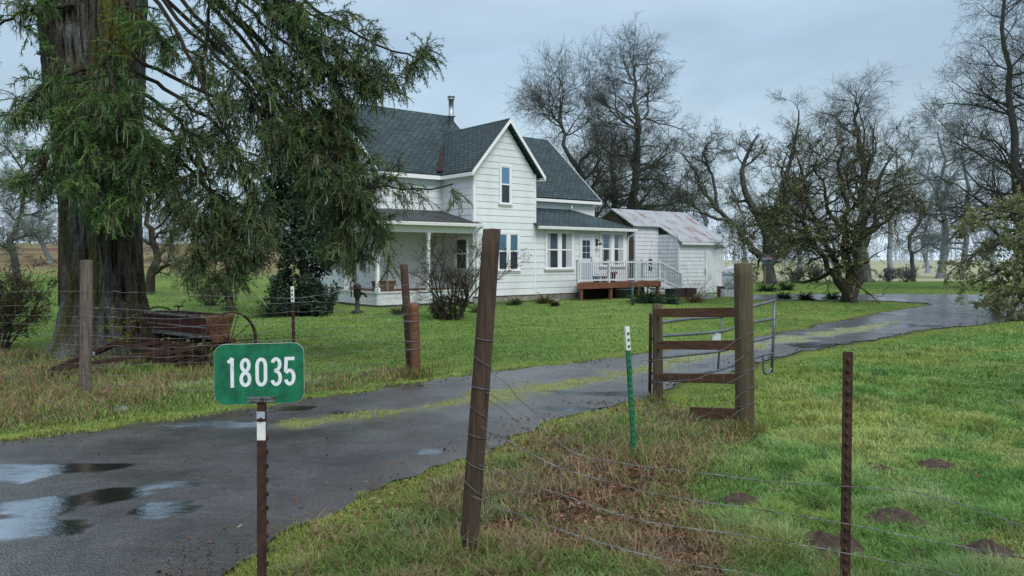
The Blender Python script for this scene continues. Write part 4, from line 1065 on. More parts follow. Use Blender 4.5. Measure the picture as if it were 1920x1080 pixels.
# ------------------------------------------------------------------ the big fir
fb = G(205, 672); FO = np.array([fb[0], fb[1], 0.0])
fir = empty('fir_tree', FO, 'huge old conifer with twin ridged trunk and drooping mossy boughs, left of the farm implement', 'tree')
rng = np.random.default_rng(11)
def ridged(pts, rad, seed, k=240, n=240, flare=.0):
    Pl, R = stem(pts, rad, n); Pl = Pl[0]; R = R[0]
    th = 2 * PI * np.arange(k) / k; V = []; CV = []
    for i in range(n):
        z = Pl[i,2]
        cth, sth = np.cos(th), np.sin(th)
        rid = fbm(cth * 3.1 + 20 + z * .05, sth * 3.1 + 20 + z * .12, seed)
        u_ = th * k / (2 * PI) / k * 84 + .8 * np.sin(z * 1.7 + seed) + 2.2 * (vnoise(np.full(k, z * 1.3), th * 1.2, seed + 4) - .5)
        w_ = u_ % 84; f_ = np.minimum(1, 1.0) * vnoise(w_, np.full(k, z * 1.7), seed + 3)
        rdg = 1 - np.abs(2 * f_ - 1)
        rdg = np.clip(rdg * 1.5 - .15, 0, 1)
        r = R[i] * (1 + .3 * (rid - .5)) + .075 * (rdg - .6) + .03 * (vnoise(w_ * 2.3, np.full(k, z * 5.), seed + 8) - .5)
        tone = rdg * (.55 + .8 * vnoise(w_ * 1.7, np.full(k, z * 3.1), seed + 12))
        cc = lerp(C_(.010,.008,.007), C_(.085,.075,.064), np.clip(tone, 0, 1))  # crevice shade painted into the bark: furrows dark, ridges light
        lic = sstep(.5, .66, fbm(cth * 2.2 + 7, sth * 2.2 + z * .9 + 50, seed + 21)) * rdg
        cc = lerp(cc, C_(.13,.155,.145), lic * .7)
        ms = sstep(.56, .7, fbm(cth * 1.8 + 3, sth * 1.8 + z * .5 + 80, seed + 31)) * (.4 + .6 * rdg)
        cc = lerp(cc, C_(.09,.095,.022), ms * .6); cc = cc * rng.uniform(.55, 1.45, (k,1)); CV.append(cc)
        if flare: r = r + flare * np.exp(-max(z, 0) / .45) * np.clip(.3 + 1.6 * (fbm(cth * 1.6 + 3, sth * 1.6 + 3, seed + 9) - .4), 0, 1.3)
        V.append(np.stack([Pl[i,0] + cth * r, Pl[i,1] + sth * r, np.full(k, z)], 1))
    V = np.concatenate(V); b = np.arange(n-1)[:,None] * k; j = np.arange(k)[None]
    Q = np.stack([b+j, b+(j+1)%k, b+k+(j+1)%k, b+k+j], -1).reshape(-1, 4)
    return V, Q, np.concatenate(CV)
def fp(px, py, Y=13.4): return P(px, py, Y)
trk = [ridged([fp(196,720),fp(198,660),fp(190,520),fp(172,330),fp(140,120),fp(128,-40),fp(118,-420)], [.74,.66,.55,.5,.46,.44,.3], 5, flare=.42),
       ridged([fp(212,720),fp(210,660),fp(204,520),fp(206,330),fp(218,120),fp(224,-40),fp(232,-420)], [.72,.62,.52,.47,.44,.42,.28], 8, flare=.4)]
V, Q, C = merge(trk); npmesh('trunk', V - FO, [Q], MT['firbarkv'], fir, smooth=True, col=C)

BG = [  # boughs: control points (px, py, depth)
 [(230,-190,13.2),(420,-110,12.6),(600,20,12.2),(700,80,12.1),(785,112,12)],
 [(235,-90,13),(400,-40,12.5),(560,60,12),(660,130,11.9),(755,180,11.8)],
 [(240,-130,13),(380,-60,12.4),(500,50,12.1),(590,130,12),(680,180,12)],
 [(250,-100,13.2),(340,0,12.6),(450,120,12.2),(540,250,12),(640,330,11.9),(750,356,11.8),(850,343,11.8)],
 [(255,-150,13.2),(420,30,12.5),(530,180,12),(620,300,12),(690,400,12.1),(728,470,12.2)],
 [(255,-60,13.2),(360,60,12.5),(480,180,12.2),(570,280,12.1),(650,360,12.3),(700,420,12.4)],
 [(240,120,13),(330,180,12.4),(420,250,12),(460,350,12),(480,450,12)],
 [(250,110,13.1),(400,180,12.2),(500,215,12),(570,260,12)],
 [(240,200,13),(320,250,12.3),(380,330,12),(410,430,12),(425,520,12.1)],
 [(240,230,13),(330,290,12.5),(420,390,12.2),(470,480,12.1)],
 [(235,260,13),(300,310,12.3),(350,400,12),(370,490,12)],
 [(250,-60,13),(330,60,12.3),(400,200,12),(455,320,11.9),(500,430,11.9)],
 [(250,-160,13.2),(400,-20,12.5),(500,120,12.1),(580,260,12),(640,380,12),(665,480,12.1)],
 [(250,-100,13.2),(420,-40,12.4),(540,30,12.1),(640,90,12),(700,150,12)],
 [(245,160,13),(320,210,12.4),(370,280,12.1),(400,370,12),(440,460,12)],
 [(250,-140,13.2),(420,20,12.5),(540,130,12.2),(610,220,12.1),(645,310,12.1),(655,400,12.1)],
 [(250,-120,13.2),(440,30,12.5),(560,150,12.3),(625,230,12.3),(665,290,12.3),(685,350,12.3)],
 [(250,-60,13.2),(430,110,12.5),(540,220,12.3),(605,320,12.3),(640,410,12.3),(645,470,12.3)],
 [(250,-180,13.2),(440,-30,12.6),(560,70,12.4),(630,150,12.4),(660,220,12.4),(672,280,12.4)],
 [(385,-120,12.6),(392,0,12.6),(386,90,12.6),(384,160,12.5)],
 [(300,-200,12.8),(420,-60,12.2),(520,-10,12),(610,40,11.9)],
 [(200,100,12.8),(205,130,12),(215,180,11.5),(228,225,11.3)],
 [(190,130,12.8),(165,165,12),(140,210,11.5),(120,260,11.3)],
 [(200,170,12.8),(235,195,12),(265,240,11.6),(280,290,11.5)],
 [(180,190,12.8),(170,230,11.9),(160,285,11.4),(155,345,11.2)],
 [(200,230,12.8),(225,265,12),(240,320,11.6),(246,370,11.5)],
 [(170,230,12.8),(120,260,12.2),(85,300,11.8),(60,345,11.6)],
 [(160,130,12.9),(100,150,12.2),(60,185,11.9),(30,225,11.8)],
 [(140,10,13),(70,15,12.6),(0,45,12.3),(-60,85,12.2)],
 [(190,270,12.8),(192,310,12),(196,350,11.7),(200,400,11.5)],
 [(235,0,13.1),(285,50,12.4),(310,90,12.2)],
 [(215,200,12.8),(250,240,12.3),(290,280,12),(310,330,12)],
]
SPn = [26]*len(BG)
FV = []; BV = []
cA, cB, cCc = np.array([.026,.056,.03]), np.array([.125,.172,.064]), np.array([.2,.21,.085])
for bi, b in enumerate(BG):
    lenb = len(b)
    r0 = .038 if bi < 18 else .04
    Pl, R = stem([P(*c) for c in b], np.linspace(r0, .012, lenb), 26, rng, .015)
    v, q = tubes(Pl, R, 6); BV.append((v, q, np.array([.035,.03,.024])))
    wide = 1.0
    tip_clean = bi in (0,1,2)
    L1, R1 = grow(Pl, R, 28 if bi < 18 else 22, rng, .9 if bi < 18 else .62, ang=(40,85), t=(.1 if bi > 17 else .3,1), n=7, crook=.12, trop=(0,0,-.1), rr=.45, rend=.4, rmin=.004, fall=.62, plane=.35)
    v, q = tubes(L1, R1, 3); BV.append((v, q, np.array([.04,.035,.026])))
    L2, R2 = grow(L1, R1, 11, rng, .42, ang=(30,75), t=(.1,1), n=5, crook=.12, trop=(0,0,-.26), rr=.5, rend=.5, rmin=.003, fall=.3, plane=.3)
    tone = rng.random(len(L2)); bt = rng.uniform(.0, .6)
    c2 = cA[None] * (1 - tone[:,None]) + cB[None] * tone[:,None]
    c2 = c2 * (1 + .6 * (bt - .2)) * (np.array([1.0,1.28,.95]) if bi > 17 else 1.0); gm = rng.random(len(L2)) < (.13 if bi > 2 else .05); c2[gm] = np.array([.12,.145,.085]) * rng.uniform(.6, 1.25, (gm.sum(), 1)); dd_ = rng.random(len(L2)) < .025; c2[dd_] = np.array([.075,.05,.032]); yl = rng.random(len(L2)) < .1; c2[yl] = cCc * rng.uniform(.6, 1, (yl.sum(), 1))
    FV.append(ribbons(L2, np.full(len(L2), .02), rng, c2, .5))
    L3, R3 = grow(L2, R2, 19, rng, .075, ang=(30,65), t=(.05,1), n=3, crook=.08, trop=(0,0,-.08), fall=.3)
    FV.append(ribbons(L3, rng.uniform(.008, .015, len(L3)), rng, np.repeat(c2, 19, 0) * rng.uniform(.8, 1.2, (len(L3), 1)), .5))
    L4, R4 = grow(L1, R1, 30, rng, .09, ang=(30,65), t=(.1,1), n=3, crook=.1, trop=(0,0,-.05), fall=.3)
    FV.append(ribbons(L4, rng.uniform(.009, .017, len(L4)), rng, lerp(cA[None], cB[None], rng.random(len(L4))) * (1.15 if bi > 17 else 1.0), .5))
    # grey green beard lichen hanging from the twigs
    m = 110; pi = rng.integers(0, len(L1), m); pp = L1[pi, rng.integers(1, 7, m)]
    if bi > 2:
        hp = np.stack([pp + np.array([0,0,-1.]) * f * rng.uniform(.08,.3,(m,1)) + rng.normal(size=(m,3))*.012 for f in (0,.5,1)], 1)
        FV.append(ribbons(hp, rng.uniform(.012,.035,m), rng, np.tile(np.array([.2,.23,.16]), (m,1)) * rng.uniform(.6,1.3,(m,1)), .4))
V, Q, C = merge(BV); npmesh('boughs', V - FO, [Q], MT['twig'], fir, col=C, smooth=True)
V, Q, C = merge(FV); npmesh('foliage', V - FO, [Q], MT['fir'], fir, col=C)
print('fir faces', len(Q))
# bright moss clumps on one limb and the trunk
mc = []
for px, py, Y, s_, n_ in ((545,222,11.95,.1,150),(556,240,11.95,.1,120),(570,262,12,.08,80),(235,80,12.55,.28,420),(238,50,12.6,.2,200),(200,10,12.7,.12,100),(225,630,12.5,.3,300)):
    c = P(px, py, Y) + rng.normal(size=(n_,3)) * s_ * np.array([.6,.35,1.0]); mc.append(quadleaves(c, rng.uniform(.015,.035,n_), rng, np.array([[.19,.2,.02]]) * rng.uniform(.5,1.2,(n_,1)), .3))
V, Q, C = merge(mc); npmesh('moss', V - FO, [Q], MT['leaf'], fir, col=C)

# ------------------------------------------------------------------ dark holly by the porch
def leafy(name, label, base, blobs, n, size, cols, seed, mat='holly', trunk=None, cat='tree', flat=.3, group=None, shell=.55, asp=.5):
    rng = np.random.default_rng(seed); org = np.array([base[0], base[1], gz1(base[0], base[1])])
    root = empty(name, org, label, cat, group)
    vol = np.array([b[3]*b[4]*b[5] for b in blobs]); ch = rng.choice(len(blobs), n, p=vol/vol.sum())
    B = np.array(blobs); d = norm(rng.normal(size=(n,3))); r = (shell + (1 - shell) * rng.random(n)) ** .8
    bump = .62 + .62 * fbm(d[:,0]*2.6 + ch*3.1 + 9, d[:,2]*2.6 + d[:,1]*1.7 + 5, seed)
    c = B[ch,:3] + d * B[ch,3:6] * (r * bump)[:,None]
    cl = fbm(c[:,0]*2.3 + 30, c[:,2]*2.3 + c[:,1] + 30, seed + 4)
    ok = (cl > .36) & (c[:,2] > org[2] + .02); c = c[ok]; cl = cl[ok]; n = len(c)
    col = lerp(C_(*cols[0]), C_(*cols[1]), np.clip(sstep(.4,.7,cl) * .7 + .4 * rng.random(n), 0, 1))
    V, Q, C = quadleaves(c, size * rng.uniform(.6, 1.4, n), rng, col, flat, asp)
    npmesh('foliage', V - org, [Q], MT[mat], root, col=C)
    if trunk:
        m = [(*tubes(*stem(p, rr, 12), 8), np.array([.05,.045,.04])) for p, rr in trunk]
        V, Q, C = merge(m); npmesh('trunk', V - org, [Q], bark_for(25), root, smooth=True)
    return root
hb_ = G(572, 592); s_ = hb_[1] / F
bl = lambda px, py, dy, rx, ry, rz: (*(P(px, py, hb_[1] + dy)), rx*s_, ry*s_, rz*s_)
leafy('holly_tree', 'tall dark green glossy evergreen tree against the left end of the house', hb_,
      [bl(530,310,.1,55,50,75), bl(585,260,.3,55,45,60), bl(640,330,.4,48,45,70), bl(620,440,.3,45,45,60), bl(525,420,.1,42,42,60), bl(550,545,.1,52,50,55), bl(590,555,.1,48,45,50), bl(565,580,0,55,50,30), bl(570,330,0,62,62,75), bl(560,410,.2,72,70,75), bl(575,490,0,55,60,80), bl(572,560,0,38,45,60), bl(615,390,.3,50,50,80), bl(535,345,0,45,50,60), bl(600,280,.2,42,42,45)], 78000, .055,
      [(.014,.034,.022),(.05,.09,.05)], 21, trunk=[([hb_ + np.array([0,0,-.2]), hb_ + np.array([0,0,1]), P(570,330,hb_[1])], [.16,.12,.05])])

# ------------------------------------------------------------------ bare trees behind the house
def spec(L, m=(14,9,7,5), up=.12, crook=.22, fine=1.0, droop=0.0):
    return [dict(m=m[0], length=L, ang=(42,84), t=(.24,1.0), n=8, crook=crook, trop=(0,0,up), rr=.5, rend=.2, fall=.5),
            dict(m=m[1], length=L*.42, ang=(30,70), t=(.15,1.0), n=5, crook=crook, trop=(0,0,up*.6-droop*.5), rr=.5, rend=.3, rmin=.011*fine, rcap=.034*fine, fall=.45),
            dict(m=m[2], length=L*.2, ang=(25,65), t=(.1,1.0), n=4, crook=crook*.9, trop=(0,0,up*.5-droop), rr=.6, rend=.5, rmin=.0075*fine, rcap=.015*fine, fall=.3),
            dict(m=m[3], length=L*.1, ang=(20,60), t=(.1,1.0), n=3, crook=.2, trop=(0,0,up*.4-droop), rr=.7, rend=.6, rmin=.0055*fine, rcap=.009*fine, fall=.3)]
grpB = 'tall bare trees behind the farmhouse'
b, s = straight(1186, 540, 118, 3, 22, Y=54, crook=.25, seed=1)
bare_tree('bare_tree', 'tallest bare tree behind the house, straight trunk above the tin roof', b, s, spec(5.8, (36,13,8,4), up=.02, crook=.24, fine=.85), 31, grpB, lichen=3000, lsize=.1, lich_t=lowmore(7,11))
b, s = straight(1105, 540, 190, -45, 20, Y=52, crook=.4, seed=2)
bare_tree('bare_tree', 'left leaning bare tree with rounded crown beside the right roof slope', b, s, spec(7.2, (30,13,8,5), up=.05, crook=.24, fine=.85), 32, grpB, lichen=3000, lsize=.1, lich_t=lowmore(6,10))
b, s = straight(1150, 540, 240, -5, 15, Y=57, crook=.5, seed=3)
bare_tree('bare_tree', 'shorter bare tree between the two tallest trees behind the house', b, s, spec(5.6, (22,10,7,4), up=.05, fine=.8), 33, grpB, lichen=6000, lsize=.1)
b, s = straight(1245, 540, 300, 15, 11, Y=60, crook=.5, seed=4)
bare_tree('bare_tree', 'low twiggy bare tree directly above the ridge of the tin roof', b, s, spec(5.4, (16,9,7,4), up=.03, fine=.8), 34, grpB, lichen=4000, lsize=.1)

# crooked mossy oak by the round sign
b = G(1443, 533); Y = b[1]; q = lambda px, py, dy=0: P(px, py, Y + dy)
st = [([b-np.array([0,0,.2]), b+np.array([0,0,.3]), q(1442,490), q(1440,462), q(1432,420,-.3), q(1405,375,-.5), q(1395,310,-.6), q(1420,250,-.5)], [.52,.4,.36,.4,.27,.22,.14,.05]),
      ([q(1441,470), q(1446,440), q(1452,410,.2), q(1462,370,.4), q(1475,320,.5), q(1490,270,.4), q(1500,205,.3)], [.34,.3,.24,.2,.15,.1,.04]),
      ([q(1436,482), q(1415,470,-.3), q(1395,450,-.8), q(1375,418,-1.2), q(1345,392,-1.5), q(1318,360,-1.8), q(1300,320,-2), q(1275,285,-2)], [.28,.25,.2,.17,.14,.12,.08,.03]),
      ([q(1375,418,-1.2), q(1350,410,-1.5), q(1320,400,-1.6), q(1295,385,-1.5), q(1268,372,-1.5)], [.14,.11,.09,.07,.03]),
      ([q(1446,482), q(1462,475,.2), q(1476,458,.3)], [.24,.22,.2]),
      ([q(1345,392,-1.5), q(1335,330,-1.5), q(1320,285,-1.6), q(1335,262,-1.6)], [.12,.09,.06,.03]),
      ([q(1462,370,.4), q(1510,330,.8), q(1550,300,1), q(1580,260,1)], [.14,.1,.07,.03])]
bare_tree('oak_tree', 'crooked mossy oak forking low behind the round sign', b, st, [dict(m=10, length=3.2, ang=(40,85), t=(.3,1), n=9, crook=.42, trop=(0,0,.08), rr=.5, rend=.25, fall=.4, rmin=.03)] + spec(3.3, (8,8,7,3), .05, .36, 1.0)[1:], 41, lichen=9000, lsize=.1, lichc=(.17,.19,.075), lich_t=lowmore(3,7), llev=1)

# multi stemmed tree on the island of the loop drive
b = G(1592, 566); Y = b[1]; q = lambda px, py, dy=0: P(px, py, Y + dy); bb = b - np.array([0,0,.15])
st = [([bb, q(1586,548), q(1568,518,-.2), q(1540,458,-.5), q(1510,400,-.8), q(1478,350,-1), q(1468,290,-1), q(1475,230,-1)], [.36,.2,.12,.1,.08,.065,.045,.02]),
      ([bb, q(1588,545), q(1572,505,.1), q(1552,440,.2), q(1525,385,.3), q(1515,320,.2), q(1495,250,.2), q(1490,195,.2)], [.34,.2,.13,.1,.08,.06,.04,.02]),
      ([bb, q(1592,545), q(1594,490,.1), q(1580,410,.2), q(1588,340,.3), q(1572,270,.3), q(1590,205,.3)], [.4,.26,.2,.13,.09,.06,.025]),
      ([bb, q(1598,545), q(1604,500,-.2), q(1606,440,-.4), q(1622,370,-.5), q(1650,310,-.5), q(1662,250,-.5)], [.36,.24,.17,.13,.09,.06,.025]),
      ([q(1580,410,.2), q(1552,360,.6), q(1545,300,.6), q(1520,260,.5)], [.1,.08,.05,.02]),
      ([q(1525,385,.3), q(1480,360,-.2), q(1430,368,-.6), q(1390,350,-.8)], [.075,.065,.05,.02]),
      ([q(1540,458,-.5), q(1500,405,-1.4), q(1450,390,-2), q(1405,420,-2.2)], [.085,.065,.05,.02]),
      ([q(1606,440,-.4), q(1650,395,-.4), q(1690,350,-.4), q(1715,340,-.4)], [.1,.07,.05,.02]),
      ([q(1588,340,.3), q(1620,300,.3), q(1630,250,.2)], [.07,.05,.02])]
st = [([np.array([p[0], p[1], p[2]*(.84 if p[2] > 1.5 else .95)]) for p in pp], rr) for pp, rr in st]
bare_tree('orchard_tree', 'lichen grown tree with several splayed stems standing inside the driveway loop', b, st, [dict(m=10, length=3.3, ang=(45,88), t=(.33,1), n=9, crook=.38, trop=(0,0,.02), rr=.55, rend=.25, fall=.35, rmin=.02)] + spec(2.9, (8,8,6,3), .06, .34, .9)[1:], 42, lichen=14000, lsize=.075, lichc=(.27,.3,.15), lich_t=lowmore(2.2,4.6), llev=1)

grpR = 'bare trees along the field edge on the right'
b, s = straight(1624, 529, 190, -4, 24, crook=.3, seed=5)
bare_tree('bare_tree', 'straight dark bare tree just right of and behind the multi stemmed tree', b, s, spec(6.4, (20,11,7,4), .05, .28, .8), 51, grpR, lichen=5000, lsize=.1, lich_t=lowmore(4,9))
b = G(1714, 528); Y = b[1]; q = lambda px, py, dy=0: P(px, py, Y + dy)
bare_tree('bare_tree', 'thin bare tree with kinked trunk bending right, standing alone at the field edge', b, [([b-np.array([0,0,.1]), q(1711,500), q(1706,470), q(1708,440), q(1722,420), q(1738,395), q(1750,370)], [.2,.16,.14,.12,.1,.07,.03])], spec(3.2, (10,7,6,4), .03), 52, grpR)
b, s = straight(1764, 522, 250, 8, 15, crook=.3, seed=6)
bare_tree('bare_tree', 'dark bare tree left of the olive bush, left of the pair there', b, s, spec(6.0, (18,10,7,4), .02, .26, .8), 53, grpR, lichen=6000, lsize=.11)
b, s = straight(1806, 520, 215, 14, 11, crook=.3, seed=7)
bare_tree('bare_tree', 'slim bare tree rising right behind the olive bush', b, s, spec(5.8, (18,10,7,4), .02, .26, .8), 54, grpR, lichen=6000, lsize=.11)
b = G(1925, 545); Y = b[1]; q = lambda px, py, dy=0: P(px, py, Y + dy)
bare_tree('bare_tree', 'towering bare tree cut off by the right edge of the view', b, [([b-np.array([0,0,.2]), q(1922,500), q(1915,380), q(1900,230), q(1885,120), q(1878,20), q(1885,-80)], [.36,.28,.23,.18,.13,.09,.04]), ([q(1915,380), q(1940,250), q(1965,120), q(1980,-40)], [.17,.13,.09,.04])],
          [dict(m=40, length=6.2, ang=(45,80), t=(.12,1), n=8, crook=.16, trop=(0,0,.03), rr=.4, rend=.18, fall=.5)] + spec(5.4, (8,12,8,4), .04, .22, .7)[1:], 55, grpR, lichen=9000, lsize=.1, lichc=(.11,.125,.06), lich_t=lowmore(5,9))
for i, (px, Yd, ty, w, L, lb) in enumerate([(1330,78,330,9,4.2,'faint bare tree in the gap right of the tin roof'),(1395,84,345,9,4.2,'faint bare tree behind the satellite dish'),(1500,80,290,10,4.6,'faint bare tree between the oak and the multi stemmed tree'),
        (1565,88,330,9,4.2,'distant bare tree behind the multi stemmed trunk'),(1670,82,265,10,4.4,'bare tree behind and left of the kinked thin tree'),(1740,92,300,9,4.4,'far bare tree seen between the kinked tree and the dark pair'),(1860,80,330,9,4.4,'far bare tree mostly behind the olive bush'),(1270,86,320,9,4.6,'faint bare tree just above the right end of the tin roof')]):
    b, s = straight(px, 0, ty, 0, w, Y=Yd, crook=.5, seed=20+i)
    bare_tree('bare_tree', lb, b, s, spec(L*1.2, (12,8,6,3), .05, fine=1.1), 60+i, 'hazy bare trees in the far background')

# olive leaning evergreen bush at the right edge
b = G(2010, 590); Y = b[1]; rngb = np.random.default_rng(77)
bush = empty('lichen_tree', b, 'pale olive lichen covered tree drooping over the driveway at the right edge', 'tree')
BB = [[(2010,440,Y),(1930,400,Y-.5),(1860,400,Y-.8),(1800,425,Y-1)],[(2010,460,Y),(1920,450,Y-1),(1840,470,Y-1.4),(1770,520,Y-1.6)],[(2010,480,Y),(1930,480,Y-1.2),(1870,510,Y-1.6),(1800,545,Y-1.8)],
      [(2010,500,Y),(1940,510,Y-1.5),(1890,535,Y-1.9),(1850,560,Y-2)],[(2010,430,Y),(1950,390,Y-1),(1900,380,Y-1.4),(1870,395,Y-1.5)],[(2010,470,Y),(1960,470,Y-2),(1920,500,Y-2.6),(1890,560,Y-2.8)],
      [(2010,480,Y),(1960,520,Y-2),(1930,555,Y-2.4),(1900,575,Y-2.5)],[(2010,440,Y),(1940,430,Y-.2),(1870,450,Y-.3),(1800,495,Y-.4)],[(2010,440,Y),(1960,420,Y-2),(1930,430,Y-2.5),(1900,460,Y-2.7)],
      [(2010,450,Y),(2100,420,Y-1),(2200,430,Y-1.5)],[(2010,450,Y),(2060,400,Y+.5),(2100,380,Y+1)],[(2010,470,Y),(2080,480,Y-1.5),(2140,530,Y-2)],[(2010,500,Y),(1930,540,Y-.5),(1850,572,Y-.7)],[(2010,520,Y),(1960,560,Y-1.5),(1925,590,Y-1.8)]]
tv = [(*tubes(*stem([b-np.array([0,0,.2]), P(2012,520,Y), P(2010,450,Y), P(2016,380,Y)], [.3,.24,.18,.08], 12), 10), np.array([.05,.05,.04]))]; lv_ = []
for c in BB:
    Pl, R = stem([P(*k) for k in c], np.linspace(.07,.01,len(c)), 18, rngb, .02); v, q_ = tubes(Pl, R, 5); tv.append((v, q_, np.array([.05,.045,.035])))
    L1, R1 = grow(Pl, R, 26, rngb, .75, ang=(30,75), t=(.15,1), n=6, crook=.16, trop=(0,0,-.05), rr=.45, rmin=.004, fall=.3, plane=.55)
    v, q_ = tubes(L1, R1, 3); tv.append((v, q_, np.array([.06,.055,.04])))
    L2, R2 = grow(L1, R1, 9, rngb, .3, ang=(30,70), t=(.1,1), n=4, crook=.15, trop=(0,0,-.06), rr=.5, rmin=.003, fall=.3, plane=.5)
    v, q_ = tubes(L2, R2, 3); tv.append((v, q_, np.array([.07,.07,.045])))
    pts = L2.reshape(-1,3); pts = pts[rngb.integers(0, len(pts), 2200)] + rngb.normal(size=(2200,3))*.025
    tone = fbm(pts[:,0]*2.5, pts[:,2]*2.5+pts[:,1], 5)
    col = lerp(C_(.12,.14,.06), C_(.31,.33,.17), np.clip(sstep(.35,.65,tone) * .7 + .4 * rngb.random(len(pts)), 0, 1))
    lv_.append(quadleaves(pts, rngb.uniform(.024,.064,len(pts)), rngb, col, .9, .45))
V, Q, C = merge(tv); npmesh('branches', V - b, [Q], MT['twig'], bush, col=C); V, Q, C = merge(lv_); npmesh('foliage', V - b, [Q], MT['leaf'], bush, col=C)

# ------------------------------------------------------------------ left hand trees
grpL = 'bare trees in the field at the left'
b, s = straight(276, 552, 300, 6, 16, crook=.25, seed=41)
bare_tree('bare_tree', 'bare tree with dark slender trunk just right of the big conifer trunk', b, s, spec(2.8, (14,8,6,4), .05), 81, grpL, lichen=8000, lsize=.06)
b, s = straight(434, 584, 430, 4, 12, crook=.15, seed=42)
bare_tree('small_tree', 'small dark leafless tree under the drooping conifer boughs', b, s, spec(1.3, (12,8,5,3), -.02, fine=.6), 82, None, lichen=5000, lsize=.05, lichc=(.07,.09,.04))
b, s = straight(34, 540, 270, -10, 14, crook=.4, seed=43)
bare_tree('bare_tree', 'lichen covered bare tree at the far left edge', b, s, spec(3.6, (16,9,6,4), .03), 83, grpL, lichen=9000, lsize=.1, lichc=(.18,.22,.16))
for i, (px, Yd, ty, lb) in enumerate([(90,70,310,'hazy bare tree behind the utility pole'),(320,74,360,'hazy bare tree between the conifer trunk and its drooping boughs'),(480,80,350,'hazy bare tree left of the dark holly'),(-20,82,330,'hazy bare tree at the far left horizon')]):
    b, s = straight(px, 0, ty, 0, 9, Y=Yd, crook=.5, seed=50+i)
    bare_tree('bare_tree', lb, b, s, spec(4.0, (14,8,6,3), .05, fine=1.3), 90+i, 'hazy bare trees in the left field', lichen=3000, lsize=.1)

# far woods: one mass, haze painted in as a pale blue grey colour
rngw = np.random.default_rng(5); wv = []
def woods(n, x0, x1, Y0, Y1, hmin, hmax, col):
    x = rngw.uniform(x0, x1, n); y = rngw.uniform(Y0, Y1, n); z = gz(x, y)
    prof = .35 + .9 * fbm(x * .03, x * 0 + 3, 7); h = rngw.uniform(hmin, hmax, n) * prof
    a0 = np.stack([x, y, z - .5], 1); k = 4
    S0 = np.stack([a0 + np.array([0,0,1.]) * (h * f)[:,None] + rngw.normal(size=(n,3)) * .25 * f for f in np.linspace(0,1,k)], 1)
    R = h[:,None] * np.linspace(.018, .004, k)[None]
    cc = np.array(col)[None] * rngw.uniform(.85, 1.15, (n,1))
    v, q = tubes(S0, R, 3); wv.append((v, q, np.repeat(cc, k*3, 0)))
    L1, R1 = grow(S0, R, 16, rngw, hmax*.32, ang=(25,70), t=(.12,1), n=4, crook=.2, trop=(0,0,.15), rr=.5, rmin=.03)
    v, q = tubes(L1, R1, 3); wv.append((v, q, np.repeat(np.repeat(cc, 16, 0), 12, 0)))
    m = n * 60; c = L1.reshape(-1,3)[rngw.integers(0, len(L1)*4, m)] + rngw.normal(size=(m,3)) * .5
    wv.append(quadleaves(c, rngw.uniform(.2,.6,m), rngw, np.array(col)[None] * rngw.uniform(.9,1.15,(m,1)), 0, .5))
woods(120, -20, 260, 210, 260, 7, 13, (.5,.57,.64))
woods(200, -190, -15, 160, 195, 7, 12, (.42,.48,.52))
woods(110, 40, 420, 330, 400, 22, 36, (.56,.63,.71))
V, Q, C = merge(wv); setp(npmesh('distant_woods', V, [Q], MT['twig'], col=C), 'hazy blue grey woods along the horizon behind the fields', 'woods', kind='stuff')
# hills, with the mist painted into their pale colour
hv = []
HX = np.linspace(-900, 1100, 160); hy_ = 700 + 60*np.sin(HX*.004); hh = 18 + 42 * fbm(HX*.006, HX*0+2, 77) 
Vh = np.concatenate([np.stack([HX, hy_, np.full(160,-3.)],1), np.stack([HX, hy_+60, hh*.6],1), np.stack([HX, hy_+140, hh],1)])
qh = [(i+r*160, i+1+r*160, i+1+(r+1)*160, i+(r+1)*160) for r in range(2) for i in range(159)]
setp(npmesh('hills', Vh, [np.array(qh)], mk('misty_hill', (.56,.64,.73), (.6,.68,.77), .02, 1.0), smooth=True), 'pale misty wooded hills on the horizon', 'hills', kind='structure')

# ------------------------------------------------------------------ shrubs
def shrub(name, label, base, hgt, n, seed, spread=50, cols=(.05,.035,.028), group=None, r0=.014, leaves=0, lc=(.06,.07,.025), fine=.5, sub=(7,6,4)):
    rng = np.random.default_rng(seed); st = []
    for i in range(n):
        a = rng.random() * 2 * PI; t = math.radians(rng.uniform(3, spread)); d = np.array([math.cos(a)*math.sin(t), math.sin(a)*math.sin(t), math.cos(t)]); L = hgt * rng.uniform(.55, 1.05) / max(.6, math.cos(t))
        p0 = np.array(base) + np.array([math.cos(a), math.sin(a), 0]) * .08 * hgt
        st.append(([p0 - d*.1, p0 + d*L*.35 + rng.normal(size=3)*.05*hgt, p0 + d*L*.7 + rng.normal(size=3)*.07*hgt, p0 + d*L + rng.normal(size=3)*.08*hgt], [r0*1.2, r0, r0*.65, r0*.35]))
    L = hgt * .4
    sp = [dict(m=sub[0], length=L, ang=(20,60), t=(.2,1), n=5, crook=.2, trop=(0,0,.08), rr=.6, rend=.4, rmin=.004*fine*2, fall=.4),
          dict(m=sub[1], length=L*.5, ang=(20,60), t=(.15,1), n=4, crook=.2, trop=(0,0,.05), rr=.6, rend=.5, rmin=.0035*fine*2, fall=.3),
          dict(m=sub[2], length=L*.25, ang=(20,60), t=(.15,1), n=3, crook=.2, trop=(0,0,.05), rr=.7, rend=.6, rmin=.003*fine*2, fall=.3)]
    return bare_tree(name, label, base, st, sp, seed, group, 'shrub', twigc=cols, lichen=leaves, lichc=lc, lsize=.06*max(1,hgt/2), llev=1, kk=(4,3,3))
shrub('bare_shrub', 'leafless twiggy shrub growing in front of the porch corner', G(850, 598), 2.0, 13, 101, 42, (.05,.036,.032), leaves=1500, lc=(.05,.06,.03), r0=.022)
